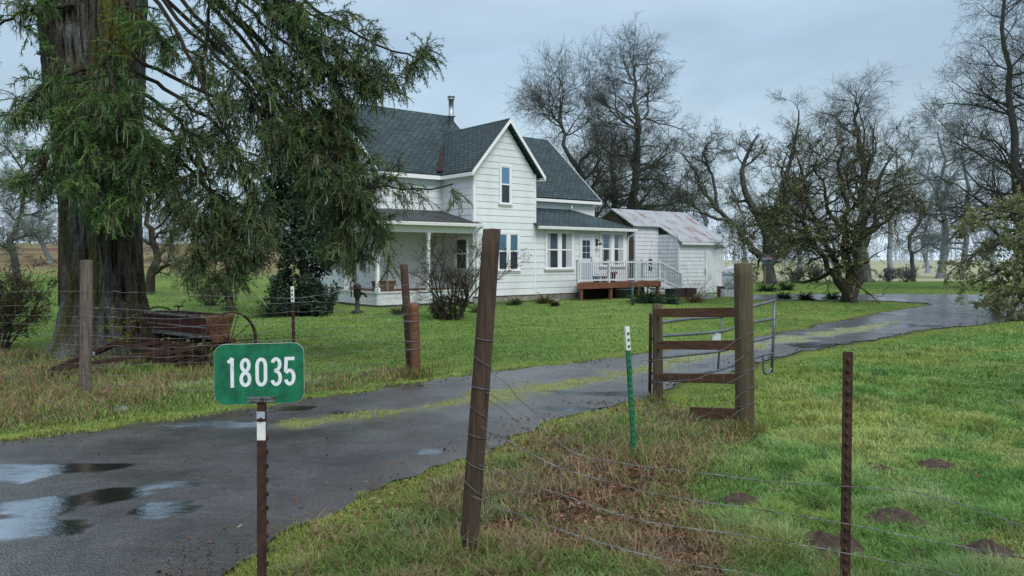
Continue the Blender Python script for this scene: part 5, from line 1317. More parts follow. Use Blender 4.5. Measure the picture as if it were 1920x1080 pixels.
leafy('low_bush', 'dark low bush tangled in the foot of the leafless shrub', G(838, 600), [(*(G(842,596)+np.array([0,0,.28])), .75, .6, .4), (*(G(868,560)*0 + P(862,545,21.6)), .3, .25, .3)], 2600, .04, [(.03,.03,.014),(.075,.07,.03)], 103, cat='bush')
shrub('bare_shrub', 'reddish brown bare shrub at the far left edge by the fence', G(-4, 660) , 1.45, 22, 104, 40, (.055,.03,.028), leaves=2500, lc=(.05,.05,.025))
shrub('brush_pile', 'low reddish brown brush heap under the conifer boughs', G(395, 575), 1.0, 26, 105, 65, (.06,.035,.03), sub=(6,5,3))
for i, (px, py, h, lb) in enumerate([(1490,531,.9,'brown twiggy shrub at the field edge right of the oak trunk'),(1530,530,1.2,'larger brown twiggy shrub left of the multi stemmed trunk'),(1666,529,1.0,'dark rounded shrub left of the kinked thin tree'),(1698,529,1.1,'dark shrub at the foot of the kinked thin tree'),(1400,532,.9,'brown shrub behind the thick corner post')]):
    shrub('field_shrub', lb, G(px, py), h, 20, 110+i, 60, (.06,.05,.045), 'shrubs along the far field edge', leaves=700, lc=(.05,.05,.035), fine=1.2, sub=(6,5,3))

def ferny(name, label, base, n, L, w, col, seed, up=.9, cat='plant'):
    rng = np.random.default_rng(seed); a = rng.random(n)*2*PI; el = rng.uniform(.3, 1.2, n); Ls = L*rng.uniform(.6,1.1,n)
    d = np.stack([np.cos(a)*np.cos(el), np.sin(a)*np.cos(el), np.sin(el)], 1); pts = np.empty((n,6,3)); pts[:,0] = np.array(base) + d*.04
    for k in range(1,6): d = norm(d + np.array([0,0,-.16*up])); pts[:,k] = pts[:,k-1] + d*(Ls/5)[:,None]
    cc = np.array(col)[None]*rng.uniform(.6,1.3,(n,1)); V, Q, C = ribbons(pts, np.full(n, w), rng, cc, .2, .4)
    L2, R2 = grow(pts, np.full((n,6), .004), 12, rng, L*.16, ang=(45,75), t=(.1,1), n=3, crook=.05, trop=(0,0,-.05), fall=.4)
    v2 = ribbons(L2, np.full(len(L2), w*.6), rng, np.repeat(cc,12,0)*rng.uniform(.8,1.2,(len(L2),1)), .3)
    V, Q, C = merge([(V,Q,C), v2]); V[:,2] = np.maximum(V[:,2], .0)
    o = npmesh(name, V - np.array(base), [Q], MT['leaf'], col=C); o.location = tuple(float(v) for v in base); return setp(o, label, cat)
ferny('fern', 'dark spiky fern on the lawn left of the holly', G(508, 595), 70, .75, .03, (.03,.055,.03), 121)
ferny('garden_plant', 'large leafy green plant in front of the deck by the standpipe', G(1214, 570), 110, .95, .05, (.035,.07,.035), 122)
ferny('garden_plant', 'smaller blue green plant right of the leafy plant by the stairs', G(1256, 571), 70, .6, .045, (.045,.08,.055), 123)
ferny('dead_plant', 'dried brown stalks standing beside the trough near the shed door', G(1300, 570), 60, 1.25, .02, (.09,.05,.035), 124, .35)
ferny('garden_plant', 'small green clump against the foundation under the gable windows', G(964, 572), 60, .4, .035, (.05,.075,.03), 125)
for i, (px, py, L_, cc, lb) in enumerate([(1021,570,.5,(.085,.08,.025),'round mossy yellow clump at the foundation below the sunroom window'),(1040,574,.22,(.05,.05,.03),'flat brown clump in the bed edge'),(750,592,.35,(.07,.065,.035),'dry clump at the foot of the porch skirt'),(900,590,.4,(.07,.06,.03),'brown dried clump right of the leafless shrub')]):
    ferny('garden_clump', lb, G(px, py), 90, L_, .03, cc, 130+i, .8)
for i, (px, py, L_, lb) in enumerate([(1510,563,.35,'left part of the low leafy edging beside the loop drive'),(1560,562,.35,'leafy edging plant just left of the multi stemmed trunk'),(1470,561,.3,'leafy edging plant behind the gate end'),(1440,548,.5,'dark low plant at the foot of the round sign post'),(1475,545,.45,'dark low plant right of the round sign post')]):
    ferny('edging_plant', lb, G(px, py), 80, L_*1.3, .05, (.03,.055,.028), 140+i)
# stones by the verge
def stone(px, py, r, lb, seed):
    rg = np.random.default_rng(seed); m = MB(); import bmesh
    bm = bmesh.new(); bmesh.ops.create_icosphere(bm, subdivisions=2, radius=r)
    for v in bm.verts: v.co *= .8 + .4*rg.random(); v.co.z *= .55
    me = bpy.data.meshes.new('stone'); bm.to_mesh(me); bm.free(); me.materials.append(MT['stone']); o = bpy.data.objects.new('stone', me); COL.objects.link(o)
    c = G(px, py); o.location = (c[0], c[1], .03); setp(o, lb, 'stone')
stone(228, 776, .1, 'grey rock in the grass verge right of the left fence post', 1)
stone(1040, 566, .2, 'flat stone edging the bed below the sunroom', 2)
# ------------------------------------------------------------------ posts
def round_post(name, label, foot, top, r0, r1, mat, cat='fence post', group='fence posts', k=18, seed=0, square=False):
    foot = np.array(foot, float); top = np.array(top, float); rg = np.random.default_rng(seed + 300)
    n = 14; d = top - foot; V = []
    ph = rg.random(6) * 6
    for i in range(n):
        f = i / (n-1); c = foot + d * f - (np.array([0,0,.25]) if i == 0 else 0); r = r0 + (r1 - r0) * f
        for j in range(k):
            t = 2*PI*j/k
            rr = r * (1 + .035*math.sin(3*t+ph[0]+f*2) + .02*math.sin(7*t+ph[1]+f*5))
            if square: rr = r * min(1.25, 1/max(abs(math.cos(t+.5)), abs(math.sin(t+.5)))) * (1 + .02*math.sin(5*t+ph[2]+f*7))
            V.append(c + np.array([math.cos(t)*rr, math.sin(t)*rr, 0]))
    V.append(foot + d + np.array([0,0,.006]))
    Q = [(i*k+j, i*k+(j+1)%k, (i+1)*k+(j+1)%k, (i+1)*k+j) for i in range(n-1) for j in range(k)]
    T = [((n-1)*k+j, (n-1)*k+(j+1)%k, n*k) for j in range(k)]
    o = npmesh(name, np.array(V) - foot, [np.array(Q), np.array(T)], MT[mat]); o.location = tuple(float(c) for c in foot)
    for p in o.data.polygons: p.use_smooth = not square and len(p.vertices) == 4
    return setp(o, label, cat, group)

f = G(160, 757); t = P(162, 488, f[1])
round_post('wood_post', 'squared grey brown wooden post in front of the big conifer trunk', f, t, .054, .055, 'greywood', seed=1, square=True)
f = G(772, 702) ; t = P(757, 496, f[1])
round_post('wood_post', 'dark slim wooden post left of the driveway, in front of the porch', G(771,703), t, .062, .058, 'fibrewood', seed=2)
f = G(776, 708); round_post('wood_post', 'short reddish brown post stub tied to the dark slim post', G(779,708), P(776,568,f[1]), .075, .074, 'redwood', seed=3)
m = MB()
for yy in (590, 603, 640, 655):
    c = P(766, yy, f[1]); m.tube([c + np.array([.17*math.cos(a)+.0, .11*math.sin(a), .012*math.sin(a*1.5)]) for a in np.linspace(0, 2*PI, 18)], .004, 5, caps=False)
setp(m.build('tie_wire', MT['wire']), 'wire loops tying the short stub to the dark slim post', 'wire')
LEAN_F, LEAN_T = G(878, 1047), P(923, 430, G(878,1047)[1])
round_post('leaning_post', 'tall dark wooden post leaning right in the centre foreground', LEAN_F, LEAN_T, .055, .052, 'fibrewood', seed=4)

def tpost(name, label, foot, top, mat, studs=True, w=.042, white=0.0, rz=.5, capmat='whitepaint', studside=1):
    root = empty(name, foot, label, 'fence post', 'steel fence posts', rz=rz)
    H = float(top[2] - foot[2]); tilt = np.array([top[0]-foot[0], top[1]-foot[1]])
    c, s = math.cos(-rz), math.sin(-rz); tx, ty = (tilt[0]*c - tilt[1]*s)/H, (tilt[0]*s + tilt[1]*c)/H
    def seg(z0, z1, nm, mt):
        m = MB(); sh = lambda x, y, z: (x + tx*z, y + ty*z, z)
        for (x0,x1,y0,y1) in ((-w/2,w/2,-.004,.004),(-.004,.004,.0041,.034)):
            vs = [sh(x,y,z) for z in (z0,z1) for x,y in ((x0,y0),(x1,y0),(x1,y1),(x0,y1))]
            m.add(vs, [(0,3,2,1),(4,5,6,7),(0,1,5,4),(1,2,6,5),(2,3,7,6),(3,0,4,7)])
        return m, sh
    m, sh = seg(-.25, H - white - (.0 if not white else .001), 'steel_bar', mat)
    if studs:
        z = .08
        while z < H - .03:
            a = sh(0, 0, z); m.add([(a[0]-.011,a[1]-.004,z),(a[0]+.011,a[1]-.004,z),(a[0]+.011,a[1]-.004,z+.022),(a[0]-.011,a[1]-.004,z+.022),(a[0]-.007,a[1]-.016,z+.002),(a[0]+.007,a[1]-.016,z+.002),(a[0]+.007,a[1]-.016,z+.014),(a[0]-.007,a[1]-.016,z+.014)],
                  [(4,5,6,7),(0,1,5,4),(1,2,6,5),(2,3,7,6),(3,0,4,7)]); z += .054
    m.build('steel_bar', MT[mat], root)
    if white:
        m, sh = seg(H - white, H, 'painted_top', capmat); m.build('painted_top', MT[capmat], root)
    return root
f = G(1191, 874); tpost('steel_post', 'green steel T post with white painted top, right of the leaning post', f, P(1176, 612, f[1]), 'greenpaint', w=.044, white=.2, rz=.6)
f = np.array([(1584-960)/F*3.95, 3.95, 0]); tpost('steel_post', 'rusty brown studded steel T post in the right foreground', f, P(1590, 660, 3.95), 'rust', w=.05, rz=.05)
f = G(553, 738) ; tpost('steel_post', 'thin dark steel T post with white top behind the number sign', f, P(548, 537, f[1]), 'rust', w=.045, white=.2, rz=-.3)

# ------------------------------------------------------------------ braced corner beside the gate
cf = G(1397, 812); ct = P(1393, 494, cf[1])
sf = G(1234, 757); stp = P(1233, 570, sf[1])
br = empty('brace_panel', (cf[0], cf[1], 0), 'wooden fence brace of thick round post, short post and four brown boards', 'fence')
o = round_post('corner_post', None, cf, ct, .094, .09, 'olivewood', None, None, 22, 6); o.parent = br; o.location = (0,0,0); o['label'] = 'thick olive brown round corner post'
o = round_post('short_post', None, sf, stp, .062, .06, 'olivewood', None, None, 16, 7); o.parent = br; o.location = tuple(float(c) for c in (sf - np.array([cf[0],cf[1],0])))
org = np.array([cf[0], cf[1], 0]); dv = norm(np.array([cf[0]-sf[0], cf[1]-sf[1], 0])); nv = np.array([dv[1], -dv[0], 0])
for (ya, yb_, h_) in ((586, 586, .1), (646, 648, .1), (706, 712, .1)):
    a = P(1233, ya, sf[1]) + dv*.05 + nv*.03; b = P(1395, yb_, cf[1]) - dv*.06 + nv*.03
    m = MB(); m.obox(a - org, b - org, .042, h_); m.build('board', MT['redwood'], br, bevel=.004)
a = P(1300, 772, (sf[1]+cf[1])/2-.1) + nv*.03; b = P(1395, 778, cf[1]) - dv*.06 + nv*.03
m = MB(); m.obox(a - org, b - org, .042, .11); m.build('board', MT['redwood'], br, bevel=.004)

# tubular gate, bowed, swung open behind the brace
ga = np.array([*G(1221, 752)[:2], 0]); 
gt = empty('tube_gate', (ga[0], ga[1], 0), 'bowed grey tubular steel gate standing open behind the brace boards', 'gate')
def gp(px, py):
    """point on the gate plane"""
    f_ = (px - 1221) / (1452 - 1221); Yg = 1/((1-f_)/ga[1] + f_/10.6); return P(px, py, Yg) - np.array([ga[0], ga[1], 0])
RAILS = [[(1222,607),(1290,598),(1350,594),(1378,585),(1412,574),(1453,563.5)], [(1222,636),(1243,630),(1300,626),(1350,622),(1378,614),(1412,604.5),(1453,597)],
         [(1222,676),(1243,670),(1300,664),(1352,658),(1380,650),(1412,640),(1451,630)], [(1222,716),(1260,708),(1310,700),(1346,694),(1378,683),(1415,671),(1436,664),(1450,663)]]
for r in RAILS:
    m = MB(); Pl, R = stem([gp(*c) for c in r], [.021]*len(r), 24); m.tube(list(Pl[0]), .02, 10); m.build('rail', MT['galv'], gt)
for pts in ([(1452,562),(1450,640),(1447,698)], [(1220,588),(1219,690),(1218,748)], [(1355,594),(1350,640),(1346,694)]):
    m = MB(); m.tube([gp(*c) for c in pts], .02 if pts[0][0] != 1355 else .013, 10); m.build('upright', MT['galv'] if pts[0][0] > 1300 else MT['rust'], gt)
m = MB(); Pl, R = stem([gp(*c) for c in [(1431,667),(1431,690),(1434,700),(1440,700),(1447,690)]], [.018]*5, 18); m.tube(list(Pl[0]), .016, 8); m.build('foot_loop', MT['galv'], gt)
m = MB(); c = gp(1343, 632); m.box(c[0]-.055,c[0]+.055,c[1]-.02,c[1]-.012,c[2]-.06,c[2]+.05); m.build('tag_plate', MT['trim_dull'], gt)
for (px, py) in ((1222,600),(1221,700)):
    m = MB(); c = gp(px, py); m.tube([c, c + np.array([.07,-.03,0])], .014, 6); m.build('hinge', MT['rust'], gt)

# ------------------------------------------------------------------ wires
rngf = np.random.default_rng(9)
def strand(m, pts, r, n=26, wob=.006, k=5):
    Pl, R = stem(pts, [r]*len(pts), n); p = Pl[0].copy(); p[1:-1] += rngf.normal(size=(n-2,3))*wob
    m.tube(list(p), r, k, caps=False)
A0 = np.array([*G(-260,700)[:2]]); PA = G(160,757)[:2]; PB = G(553,738)[:2]; PC = G(771,703)[:2]
lf = empty('woven_wire_fence', (PA[0], PA[1], 0), 'sagging woven wire fence strung along the left side of the driveway', 'fence')
org = np.array([PA[0], PA[1], 0])
EZ = np.array([0,0,1.])
hs = [.14+.115*i for i in range(10)] + [1.36]
for i, z in enumerate(hs):
    m = MB(); off = np.array([.0,-.07]); 
    def w(p, dz=0, t=None): return np.array([p[0]+off[0], p[1]+off[1], z+dz]) - org
    path = [w(A0, .05), w((A0+PA)/2, -.03 - .05*(z>.8)*rngf.random()), w(PA), w(PA*.6+PB*.4, -.03-.04*rngf.random()), w(PB, .0 - .12*(i==10)), w((PB+PC)/2, -.03), w(PC, .0 if z < 1.3 else .0)]
    strand(m, path, .0024 if i < 10 else .003, 60, .006)
    if i == 10:
        for q in range(40):
            f_ = q/39; p = (A0*(1-f_)+PC*f_) if False else None
    m.build('horizontal_wire', MT['wire'], lf)
m = MB()
segs = [(A0,PA,18),(PA,PB,17),(PB,PC,11)]
for a, b, n_ in segs:
    for q in range(n_):
        f_ = (q+.5)/n_; p = a*(1-f_)+b*f_; x = np.array([p[0], p[1]-.07, .14]) - org; sag = -.025*math.sin(PI*f_)
        m.tube([x+np.array([0,0,sag]), x + np.array([rngf.normal()*.015,0,.5]), x + np.array([rngf.normal()*.02,0,1.03+sag])], .0011, 4, caps=False)
m.build('vertical_wires', MT['wire'], lf)['kind'] = 'stuff'

# right: loose wires from the leaning post past the rusty post, and up to the corner
TP = 3.95; RE = 3.55
rw = empty('slack_wire_fence', (LEAN_F[0], LEAN_F[1], 0), 'slack twisted wires drooping from the leaning post across to the rusty post', 'fence')
org = np.array([LEAN_F[0], LEAN_F[1], 0]); Yl = LEAN_F[1]
WR = [[(912,735,Yl-.06),(1000,790,4.25),(1080,850,4.3),(1200,874,4.25),(1300,885,4.2),(1450,903,4.1),(1584,912,TP-.03),(1700,921,3.9),(1800,945,3.8),(1925,990,3.65),(2100,1060,3.4)],
      [(900,800,Yl-.06),(960,830,4.2),(1060,880,4.2),(1250,930,4.1),(1420,955,4.0),(1586,982,TP-.03),(1700,1005,3.85),(1925,1048,3.6)],
      [(895,870,Yl-.06),(960,895,4.15),(1060,930,4.1),(1200,975,4.0),(1400,1005,3.95),(1586,1037,TP-.03),(1760,1072,3.8),(1950,1110,3.6)],
      [(885,930,Yl-.06),(960,960,4.1),(1100,1010,4.0),(1250,1050,3.95),(1400,1075,3.9),(1586,1105,TP-.03)]]
for w_ in WR:
    m = MB(); pts = [P(*c) - org for c in w_]
    Pl, R = stem(pts, [.003]*len(pts), 90); p = Pl[0]; ph = np.arange(90)*1.9
    p1 = p + np.stack([0*ph, np.cos(ph), np.sin(ph)],1)*.0022 + rngf.normal(size=p.shape)*.0012; p2 = p - np.stack([0*ph, np.cos(ph), np.sin(ph)],1)*.0022 + rngf.normal(size=p.shape)*.0012
    m.tube(list(p1), .0018, 5, caps=False); m.tube(list(p2), .0018, 5, caps=False); m.build('wire_strand', MT['wire'], rw)
# wraps round the leaning post
def wrap(m, base, d, z, r, tilt, turns=1.0, rr=.0022, ph=0):
    c = base + d * z
    m.tube([c + np.array([math.cos(a)*r, math.sin(a)*r, tilt*math.cos(a)]) for a in np.linspace(ph, ph+2*PI*turns, 22)], rr, 5, caps=False)
dl_ = (LEAN_T - LEAN_F) / (LEAN_T[2]); base = LEAN_F - org
for z in (.12,.42,.55,.72,.86,1.0,1.15,1.28): m = MB(); wrap(m, base, dl_, z, .06, -.03 + .012*rngf.normal()); m.build('wire_wrap', MT['wire'], rw)
# net between leaning post, green post and corner
rn = empty('netting_fence', (cf[0], cf[1], 0), 'thin wire netting running from the leaning post past the green post to the corner post', 'fence')
org = np.array([cf[0], cf[1], 0]); gp_ = G(1191, 874)
for i, z in enumerate((.16,.32,.5,.68,.86)):
    m = MB(); ang_ = [LEAN_F + dl_*min(z+.25,1.1) + np.array([.05,-.02,0]), (LEAN_F + gp_)/2 + np.array([0,0,z*.65]), gp_ + np.array([-.03,-.03,z]), (gp_+cf)/2 + np.array([0,0,z-.05]), cf + np.array([-.02,-.1,z+.12]), (cf) + np.array([.12,-.06,z+.16])]
    strand(m, [a - org for a in ang_], .0018, 40, .008); wrap(m, np.zeros(3), np.array([0,0,1.]), z+.14, .1, .035)
    m.build('horizontal_wire', MT['wire'], rn)
for i, z in enumerate((.3,.62,.9)):
    m = MB(); strand(m, [a - org for a in (sf+np.array([-.06,-.06,z]), (sf+cf)/2+np.array([0,-.1,z-.03]), cf+np.array([-.06,-.1,z+.2]))], .0018, 24, .006); m.build('horizontal_wire', MT['wire'], rn)
m = MB()
for q in range(7):
    f_ = (q+.7)/8; p = LEAN_F*(1-f_) + gp_*f_; m.tube([p + np.array([0,0,.12]) - org, p + np.array([.02*rngf.normal(),0,.5]) - org], .0012, 4, caps=False)
for q in range(9):
    f_ = (q+.7)/10; p = gp_*(1-f_) + cf*f_; m.tube([p + np.array([0,0,.12]) - org, p + np.array([.02*rngf.normal(),0,.9]) - org], .0012, 4, caps=False)
m.build('vertical_wires', MT['wire'], rn)['kind'] = 'stuff'

# ------------------------------------------------------------------ house number sign
SY = 3.72; sc = SY / F
sp = np.array([(490-960)*sc, SY, 0])
sign = empty('house_number_sign', sp, 'green house number plate 18035 on a rusty steel post', 'sign')
def lp(px, py, dy=0): return np.array([(px-490)*sc, dy, CH-(py-HZ)*sc])
z0 = 0; tz = CH - (752-HZ)*sc
m = MB(); w = .04
sh = lambda z: -.0 + (490-488)*0
m.box(-.02,.02,-.004,.004,-.3,tz-.19); m.box(.006,.014,.0041,.036,-.3,tz-.02); 
z = .05
while z < tz - .15: m.prism([(.0141,.012,z),(.0141,.026,z),(.0141,.026,z+.02),(.0141,.012,z+.02)], (.014,0,-.004)); z += .068
m.build('signpost', MT['rust'], sign)
m = MB(); m.box(-.02,.02,-.004,.004,tz-.189,tz-.1); m.build('painted_band', MT['whitepaint'], sign)
m = MB(); m.box(-.02,.02,-.0045,.004,tz-.0995,tz-.0); m.build('post_top', MT['rust'], sign)
m = MB(); m.box(-.021,.019,-.0065,-.0047,tz-.085,tz-.05); m.build('post_label', MT['dish'], sign)
m = MB(); m.tube([(0,-.0047,tz-.088),(0,-.014,tz-.088)], .01, 8); m.build('bolt', MT['rust'], sign)
# plate: rounded rectangle, slightly turned
c = lp(486.5, 700.5); W2, H2, RR = 81.5*sc, 56.5*sc, 20*sc
plate = empty('sign_plate', c, None, None); plate.parent = sign; plate.location = tuple(float(k) for k in c); plate.rotation_euler = (0, R_(-.6), R_(8))
def rrect(w, h, r, y, n=8):
    out = []
    for cx, cy, a0 in ((w-r,h-r,0),(-w+r,h-r,90),(-w+r,-h+r,180),(w-r,-h+r,270)):
        for i in range(n+1): a = R_(a0+90*i/n); out.append((cx+r*math.cos(a), y, cy+r*math.sin(a)))
    return out
COL_p = []
m = MB(); m.prism(rrect(W2,H2,RR,-.0), (0,.006,0)); back = m.build('sign_plate', MT['alu'], None)
bpy.data.objects.remove(plate); back.parent = sign; back.location = tuple(float(k) for k in c); back.rotation_euler = (R_(0), R_(-.6), R_(8))
m = MB(); m.prism(rrect(W2-.0015,H2-.0015,RR-.001,-.0015), (0,.0014,0)); m.build('green_face', MT['signgreen'], back)
# digits as stroked centre lines, in units of digit height
def arcp(cx, cy, rx, ry, a0, a1, n=12): return [(cx+rx*math.cos(R_(a0+(a1-a0)*i/n)), cy+ry*math.sin(R_(a0+(a1-a0)*i/n))) for i in range(n+1)]
hw = .128
DIG = {'1': [[(-.10,.36),(-.03,.40),(.035,.5-.0)], [(.035,.5),(.035,-.5)]],
       '8': [arcp(0,.245,hw*.86,.19,-90,270,24), arcp(0,-.225,hw,.21,90,450,24)],
       '0': [[(hw,-.22)] + [(hw,.22)] + arcp(0,.22,hw,.215,0,180,14) + [(-hw,-.22)] + arcp(0,-.22,hw,.215,180,360,14)],
       '3': [arcp(-.0,.245,hw*.9,.19,160,-80,18) + arcp(0,-.215,hw,.22,80,-160,20), [(-.06,.03),(.02,.035)]],
       '5': [[(.145,.435),(-.11,.435),(-.13,.02)] + arcp(-.01,-.2,hw,.235,128,-160,22)]}
def ribbon(m, pts, w, y0, th):
    """stroke with mitred joints"""
    n = len(pts); closed = abs(pts[0][0]-pts[-1][0]) + abs(pts[0][1]-pts[-1][1]) < 1e-6
    L, Rr = [], []
    for i in range(n):
        p0 = pts[i-1] if i > 0 else (pts[-2] if closed else pts[i]); p1 = pts[i+1] if i < n-1 else (pts[1] if closed else pts[i])
        d1 = Vector((pts[i][0]-p0[0], pts[i][1]-p0[1])); d2 = Vector((p1[0]-pts[i][0], p1[1]-pts[i][1]))
        if d1.length < 1e-9: d1 = d2
        if d2.length < 1e-9: d2 = d1
        d1.normalize(); d2.normalize(); t = (d1+d2)
        t = t.normalized() if t.length > 1e-6 else d1
        nn = Vector((-t.y, t.x)); k = w/2/max(.6, nn.dot(Vector((-d1.y, d1.x))))
        L.append((pts[i][0]+nn.x*k, pts[i][1]+nn.y*k)); Rr.append((pts[i][0]-nn.x*k, pts[i][1]-nn.y*k))
    vs = [(a, y0, b) for a, b in L] + [(a, y0, b) for a, b in Rr]
    m.add(vs, [(i, i+1, n+i+1, n+i) for i in range(n-1)])
DH = 59*sc
for ch, px in zip('18035', (436, 461.5, 490, 516.5, 541.5)):
    m = MB()
    for s_i, strk in enumerate(DIG[ch]):
        ribbon(m, [((px-486.5)*sc*1.01 + a*DH, (700.5-697.5)*sc + b*DH*.93) for a, b in strk], .108*DH, -.0022 - .0003*s_i, .001)
    m.build('digit', MT['signwhite'], back)
m = MB(); m.box(-.066,.066,-.012,.01,tz-.004,tz+.022); m.prism([(-.066,-.0125,tz+.024),(.066,-.0125,tz+.024),(.066,-.0125,tz+.014),(-.066,-.0125,tz+.014)], (0,-.004,0));
m.build('bracket', mk('bracket_metal', (.11,.14,.15), (.2,.24,.24), 30, .5, c3=(.06,.03,.02), s3=30, t3=(.48,.6)), sign)

# ------------------------------------------------------------------ old farm implement
wr = G(429, 703); Yw = 11.9
IC = np.array([(352-960)/F*12.6, 12.6, 0])
imp = empty('seed_drill', IC, 'rusty old horse drawn seed drill with red hopper and spoked steel wheels', 'farm implement')
pr = np.array([(432-960)/F*11.9, 11.9, 0]); pl = np.array([(296-960)/F*13.2, 13.2, 0]); ax = norm(pl - pr); sd = np.array([ax[1], -ax[0], 0]) ; sd = sd if sd[1] < 0 else -sd
RW = .46
def wheel(c):
    m = MB(); th = np.linspace(0, 2*PI, 49); k = len(th)
    ring = lambda r, o: [c + sd*(r*math.cos(t)) + EZ*(RW + r*math.sin(t)) + ax*o - IC for t in th[:-1]]
    A, B, C2, D = ring(RW,-.03), ring(RW,.03), ring(RW-.02,.03), ring(RW-.02,-.03); n = 48
    m.add(A+B+C2+D, [(a*n+i, a*n+(i+1)%n, ((a+1)%4)*n+(i+1)%n, ((a+1)%4)*n+i) for a in range(4) for i in range(n)], True)
    w = m.build('wheel', MT['rust'], imp)
    m = MB()
    for t in np.linspace(0, 2*PI, 11)[:-1]: m.tube([c + EZ*RW - IC, c + sd*((RW-.015)*math.cos(t)) + EZ*(RW+(RW-.015)*math.sin(t)) - IC], .008, 5)
    m.build('spokes', MT['rust'], w)
    m = MB(); m.tube([c + EZ*RW - ax*.08 - IC, c + EZ*RW + ax*.08 - IC], .05, 10); m.build('hub', MT['rust'], w)
wheel(pr); wheel(pl)
m = MB(); m.tube([pr + EZ*RW - IC, pl + EZ*RW - IC], .022, 8); m.build('axle', MT['rust'], imp)
a = pr + ax*.18 + sd*.1; b = pl - ax*.22 + sd*.1
def L3(p, o, z): return p + sd*o + EZ*z - IC
prof = [(.22,.86),(.1,.5),(-.14,.5),(-.26,.86)]
m = MB(); vs = [L3(p, o, z) for p in (a, b) for o, z in prof] + [L3(p, o, z) for p in (a + ax*.03, b - ax*.03) for o, z in ((.195,.859),(.08,.53),(-.12,.53),(-.235,.859))]
m.add(vs, [(0,1,5,4),(1,2,6,5),(2,3,7,6),(0,3,2,1),(4,5,6,7),(8,12,13,9),(9,13,14,10),(10,14,15,11),(8,9,10,11),(12,15,14,13),(0,4,12,8),(3,11,15,7),(0,8,11,3),(4,7,15,12)])
m.build('hopper', MT['redpaint'], imp)
m = MB(); m.obox(L3(a - ax*.02,.235,.85), L3(b + ax*.02,.235,.85), .02, .035); m.obox(L3(a,.2,.68), L3(b,.2,.68), .01, .02); m.obox(L3(a,.115,.53), L3(b,.115,.53), .02, .06)
m.build('hopper_rim', mk('grey_green_flaking_paint', (.09,.1,.095), (.17,.18,.17), 14, .8, c3=(.05,.03,.02), s3=9, t3=(.48,.6)), imp)
m = MB(); m.prism([L3(a,.24,.87), L3(a,.11,.45), L3(a,-.15,.45), L3(a,-.28,.87)], tuple(-ax*.03)); m.build('end_plate', MT['redwood'], imp)
# debris lying in the open hopper
rgd = np.random.default_rng(4); c = np.array([L3(a*(1-t_)+b*t_, rgd.uniform(-.2,.17), .8+.05*rgd.random()) for t_ in rgd.uniform(.03,.97,260)])
V, Q, C = quadleaves(c, rgd.uniform(.02,.06,260), rgd, np.array([[.07,.06,.045]])*rgd.uniform(.4,2.2,(260,1)), .8); npmesh('hopper_litter', V, [Q], MT['leaf'], imp, col=C)
m = MB(); m.poly([L3(a+ax*.03,.19,.79), L3(b-ax*.03,.19,.79), L3(b-ax*.03,-.22,.79), L3(a+ax*.03,-.22,.79)]); m.build('hopper_fill', MT['soil'], imp)
# seed tubes, frame, discs, tongue
for i in range(9):
    p = a*(1-(i+.5)/9) + b*(i+.5)/9
    m = MB(); m.tube([L3(p,.0,.5), L3(p,.1,.34), L3(p,.22,.12)], .018, 6); m.tube([L3(p,-.1,.4), L3(p,.2,.22), L3(p,.5,.16)], .012, 6); m.build('seed_tube', MT['rust'], imp)
for i in range(5):
    p = a*(1-(i+.5)/5) + b*(i+.5)/5; m = MB(); m.tube([L3(p,.25,.17)-ax*.006, L3(p,.25,.17)+ax*.006], .16, 18); m.build('disc', MT['rust'], imp)
m = MB()
m.obox(L3(a,.28,.38), L3(b,.28,.38), .05, .05); m.obox(L3(a,-.2,.42), L3(b,-.2,.42), .05, .05)
for t_ in (.02,.35,.68,.98): p = a*(1-t_)+b*t_; m.obox(L3(p,-.3,.43), L3(p,.75,.36), .045, .045)
m.obox(L3(a,.75,.36), L3(b,.75,.36), .045, .05)
m.build('frame', MT['rust'], imp)
m = MB(); pm = a*.35+b*.65
m.obox(L3(a*.9+b*.1,.7,.36), L3(pm,1.9,.14), .06, .06); m.obox(L3(b,.7,.4), L3(pm,1.9,.15), .06, .06); m.obox(L3(b,.2,.5), L3(pm+ax*.5,1.75,.05), .05, .05); m.build('tongue', MT['rust'], imp)
m = MB(); m.obox(L3(pm,1.35,.28), L3(pm-ax*.35,1.5,.36), .03, .05); m.build('drawbar_plate', MT['galv'], imp)
m = MB(); m.tube([L3(a*.3+b*.7*1,-.05,.86), L3(a*.3+b*.7,-.05,.95)], .012, 6); m.obox(L3(a*.25+b*.75,-.05,.95), L3(a*.36+b*.64,-.05,.96), .05, .025); m.build('lever', MT['rust'], imp)

# ------------------------------------------------------------------ utility pole with wires
uf = G(118, 576)
up = empty('utility_pole', uf, 'dark reddish wooden utility pole left of the big conifer trunk', 'utility pole')
m = MB(); m.tube([(0,0,-.5),(0,0,4),(-.1,0,9.5)], [.16,.15,.12], 14); m.build('pole_shaft', MT['pole'], up)
m = MB(); m.box(-.9,.8,-.06,.06,9.0,9.1)
for x in (-.8,.7): m.lathe([(.02,9.1),(.05,9.13),(.03,9.2),(.05,9.24),(.02,9.28)], (x,0,0), 8)
m.build('crossarm', MT['pole'], up)
m = MB(); m.box(.165,.2,-.02,.03,-.1,3.0); m.build('conduit', MT['trim_dull'], up)
for x, e_ in ((-.8,(620,-20,34)), (.7,(640,-10,34)), (-.1,(600,30,34))):
    q0 = np.array([x, 0, 9.25 if x != -.1 else 8.7]); q1 = P(*e_) - uf
    m = MB(); m.tube([q0*(1-t_)+q1*t_ - EZ*.5*4*t_*(1-t_) for t_ in np.linspace(0,1,24)], .011, 4, caps=False); m.build('overhead_wire', MT['dark'], up)

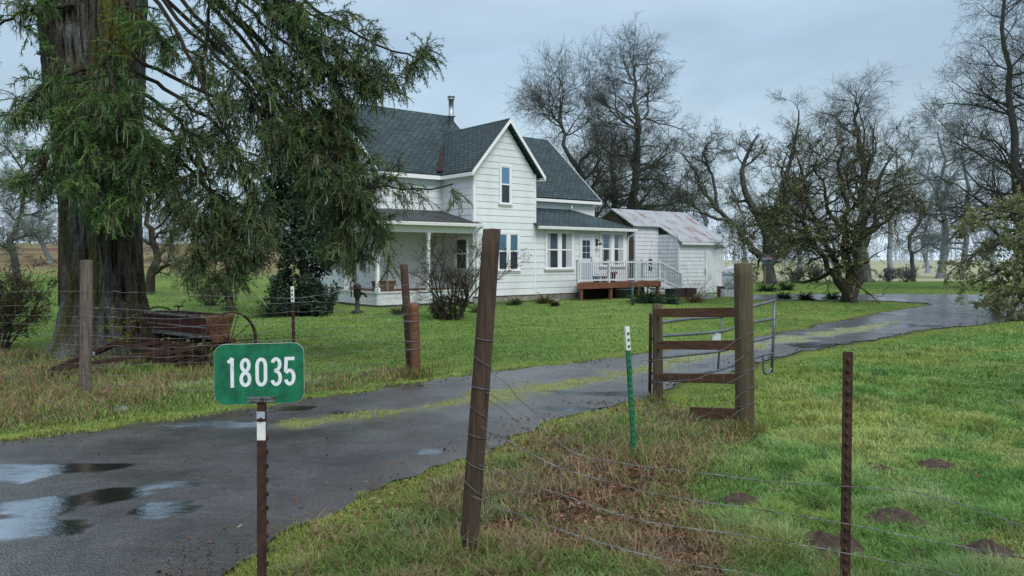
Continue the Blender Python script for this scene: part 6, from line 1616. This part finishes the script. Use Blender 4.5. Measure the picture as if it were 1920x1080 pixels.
# longer tufts round the feet of posts, trunks and the sign
rt = np.random.default_rng(66); tx, ty = [], []
for px, py, n_, r_ in ((878,1050,240,.16),(1191,878,150,.12),(1397,816,260,.17),(1234,760,160,.14),(160,760,260,.2),(779,708,260,.22),(1584,1118,160,.12),(205,680,700,.95),(300,715,420,.7),(385,712,420,.7),(553,738,120,.15),(771,703,120,.15)):
    c = G(px, py); a = rt.random(n_)*2*PI; q = r_*(.45+.7*rt.random(n_)); tx.append(c[0]+np.cos(a)*q); ty.append(c[1]+np.sin(a)*q*.8)
tx = np.concatenate(tx); ty = np.concatenate(ty); n_ = len(tx)
tc_ = lerp(C_(.13,.24,.05), C_(.27,.33,.09), rt.random(n_)); tc_ = np.where((rt.random(n_) < .45)[:,None], lerp(C_(.36,.27,.16), C_(.17,.11,.07), rt.random(n_)), tc_)
blades('grass_tufts', 'longer mixed grass tufts growing round the feet of the posts', tx, ty, .07+.17*rt.random(n_), np.maximum(.005, .0011*ty), .2+.7*rt.random(n_), tc_, rt)
# ------------------------------------------------------------------ camera, sky, sun
cam = bpy.data.cameras.new('camera'); co = bpy.data.objects.new('camera', cam); COL.objects.link(co)
co.location = (0, 0, CH); co.rotation_euler = (PI/2, 0, 0)
cam.sensor_width = 36; cam.lens = F / 1920 * 36; cam.shift_y = -(540 - HZ) / 1920
cam.clip_start = .05; cam.clip_end = 4000
SC.camera = co
w = bpy.data.worlds.new('World'); SC.world = w; w.use_nodes = True
N, L = w.node_tree.nodes, w.node_tree.links; N.clear()
EL, AZ = R_(46), R_(150)      # sun height and compass bearing (from +Y, clockwise)
sky = N.new('ShaderNodeTexSky'); sky.sky_type = 'NISHITA'; sky.sun_disc = False; sky.sun_elevation = EL; sky.sun_rotation = AZ; sky.dust_density = 3; sky.air_density = 1
b1 = N.new('ShaderNodeBackground'); b1.inputs[1].default_value = .09; L.new(sky.outputs[0], b1.inputs[0])
tc = N.new('ShaderNodeTexCoord'); sp_ = N.new('ShaderNodeSeparateXYZ'); L.new(tc.outputs['Generated'], sp_.inputs[0])
rp = N.new('ShaderNodeValToRGB'); e = rp.color_ramp.elements
e[0].position = 0; e[0].color = (.51,.655,.775,1); e[1].position = 1; e[1].color = (.95,1.03,1.12,1)
for p_, c_ in ((.12,(.54,.685,.8)), (.26,(.43,.585,.74)), (.5,(.72,.83,.97))):
    x = e.new(p_); x.color = (*c_, 1)
L.new(sp_.outputs[2], rp.inputs[0])
mp = N.new('ShaderNodeMapping'); mp.inputs['Scale'].default_value = (1.6,1.6,4.2); L.new(tc.outputs['Generated'], mp.inputs[0])
ns = N.new('ShaderNodeTexNoise'); ns.inputs['Scale'].default_value = 1.7; ns.inputs['Detail'].default_value = 6; ns.inputs['Roughness'].default_value = .5; ns.inputs['Distortion'].default_value = .4; L.new(mp.outputs[0], ns.inputs['Vector'])
mr = N.new('ShaderNodeMapRange'); mr.inputs[1].default_value = .3; mr.inputs[2].default_value = .7; mr.inputs[3].default_value = .84; mr.inputs[4].default_value = 1.16; L.new(ns.outputs[0], mr.inputs[0])
mu = N.new('ShaderNodeMix'); mu.data_type = 'RGBA'; mu.blend_type = 'MULTIPLY'; mu.inputs[0].default_value = 1; L.new(rp.outputs[0], mu.inputs[6]); L.new(mr.outputs[0], mu.inputs[7])
b2 = N.new('ShaderNodeBackground'); b2.inputs[1].default_value = 1.12; L.new(mu.outputs[2], b2.inputs[0])
mx_ = N.new('ShaderNodeMixShader'); mx_.inputs[0].default_value = .88; L.new(b1.outputs[0], mx_.inputs[1]); L.new(b2.outputs[0], mx_.inputs[2])
ow = N.new('ShaderNodeOutputWorld'); L.new(mx_.outputs[0], ow.inputs[0])
sl = bpy.data.lights.new('sun', 'SUN'); sl.energy = 1.95; sl.angle = R_(30); sl.color = (1,.97,.93)
so = bpy.data.objects.new('sun', sl); COL.objects.link(so)
dvec = Vector((math.sin(AZ)*math.cos(EL), math.cos(AZ)*math.cos(EL), math.sin(EL)))
so.rotation_euler = dvec.to_track_quat('Z', 'Y').to_euler()
SC.view_settings.view_transform = 'Standard'; SC.view_settings.look = 'None'; SC.view_settings.exposure = 0
SC.render.engine = 'CYCLES'; SC.cycles.max_bounces = 6; SC.cycles.diffuse_bounces = 3; SC.cycles.use_denoising = True
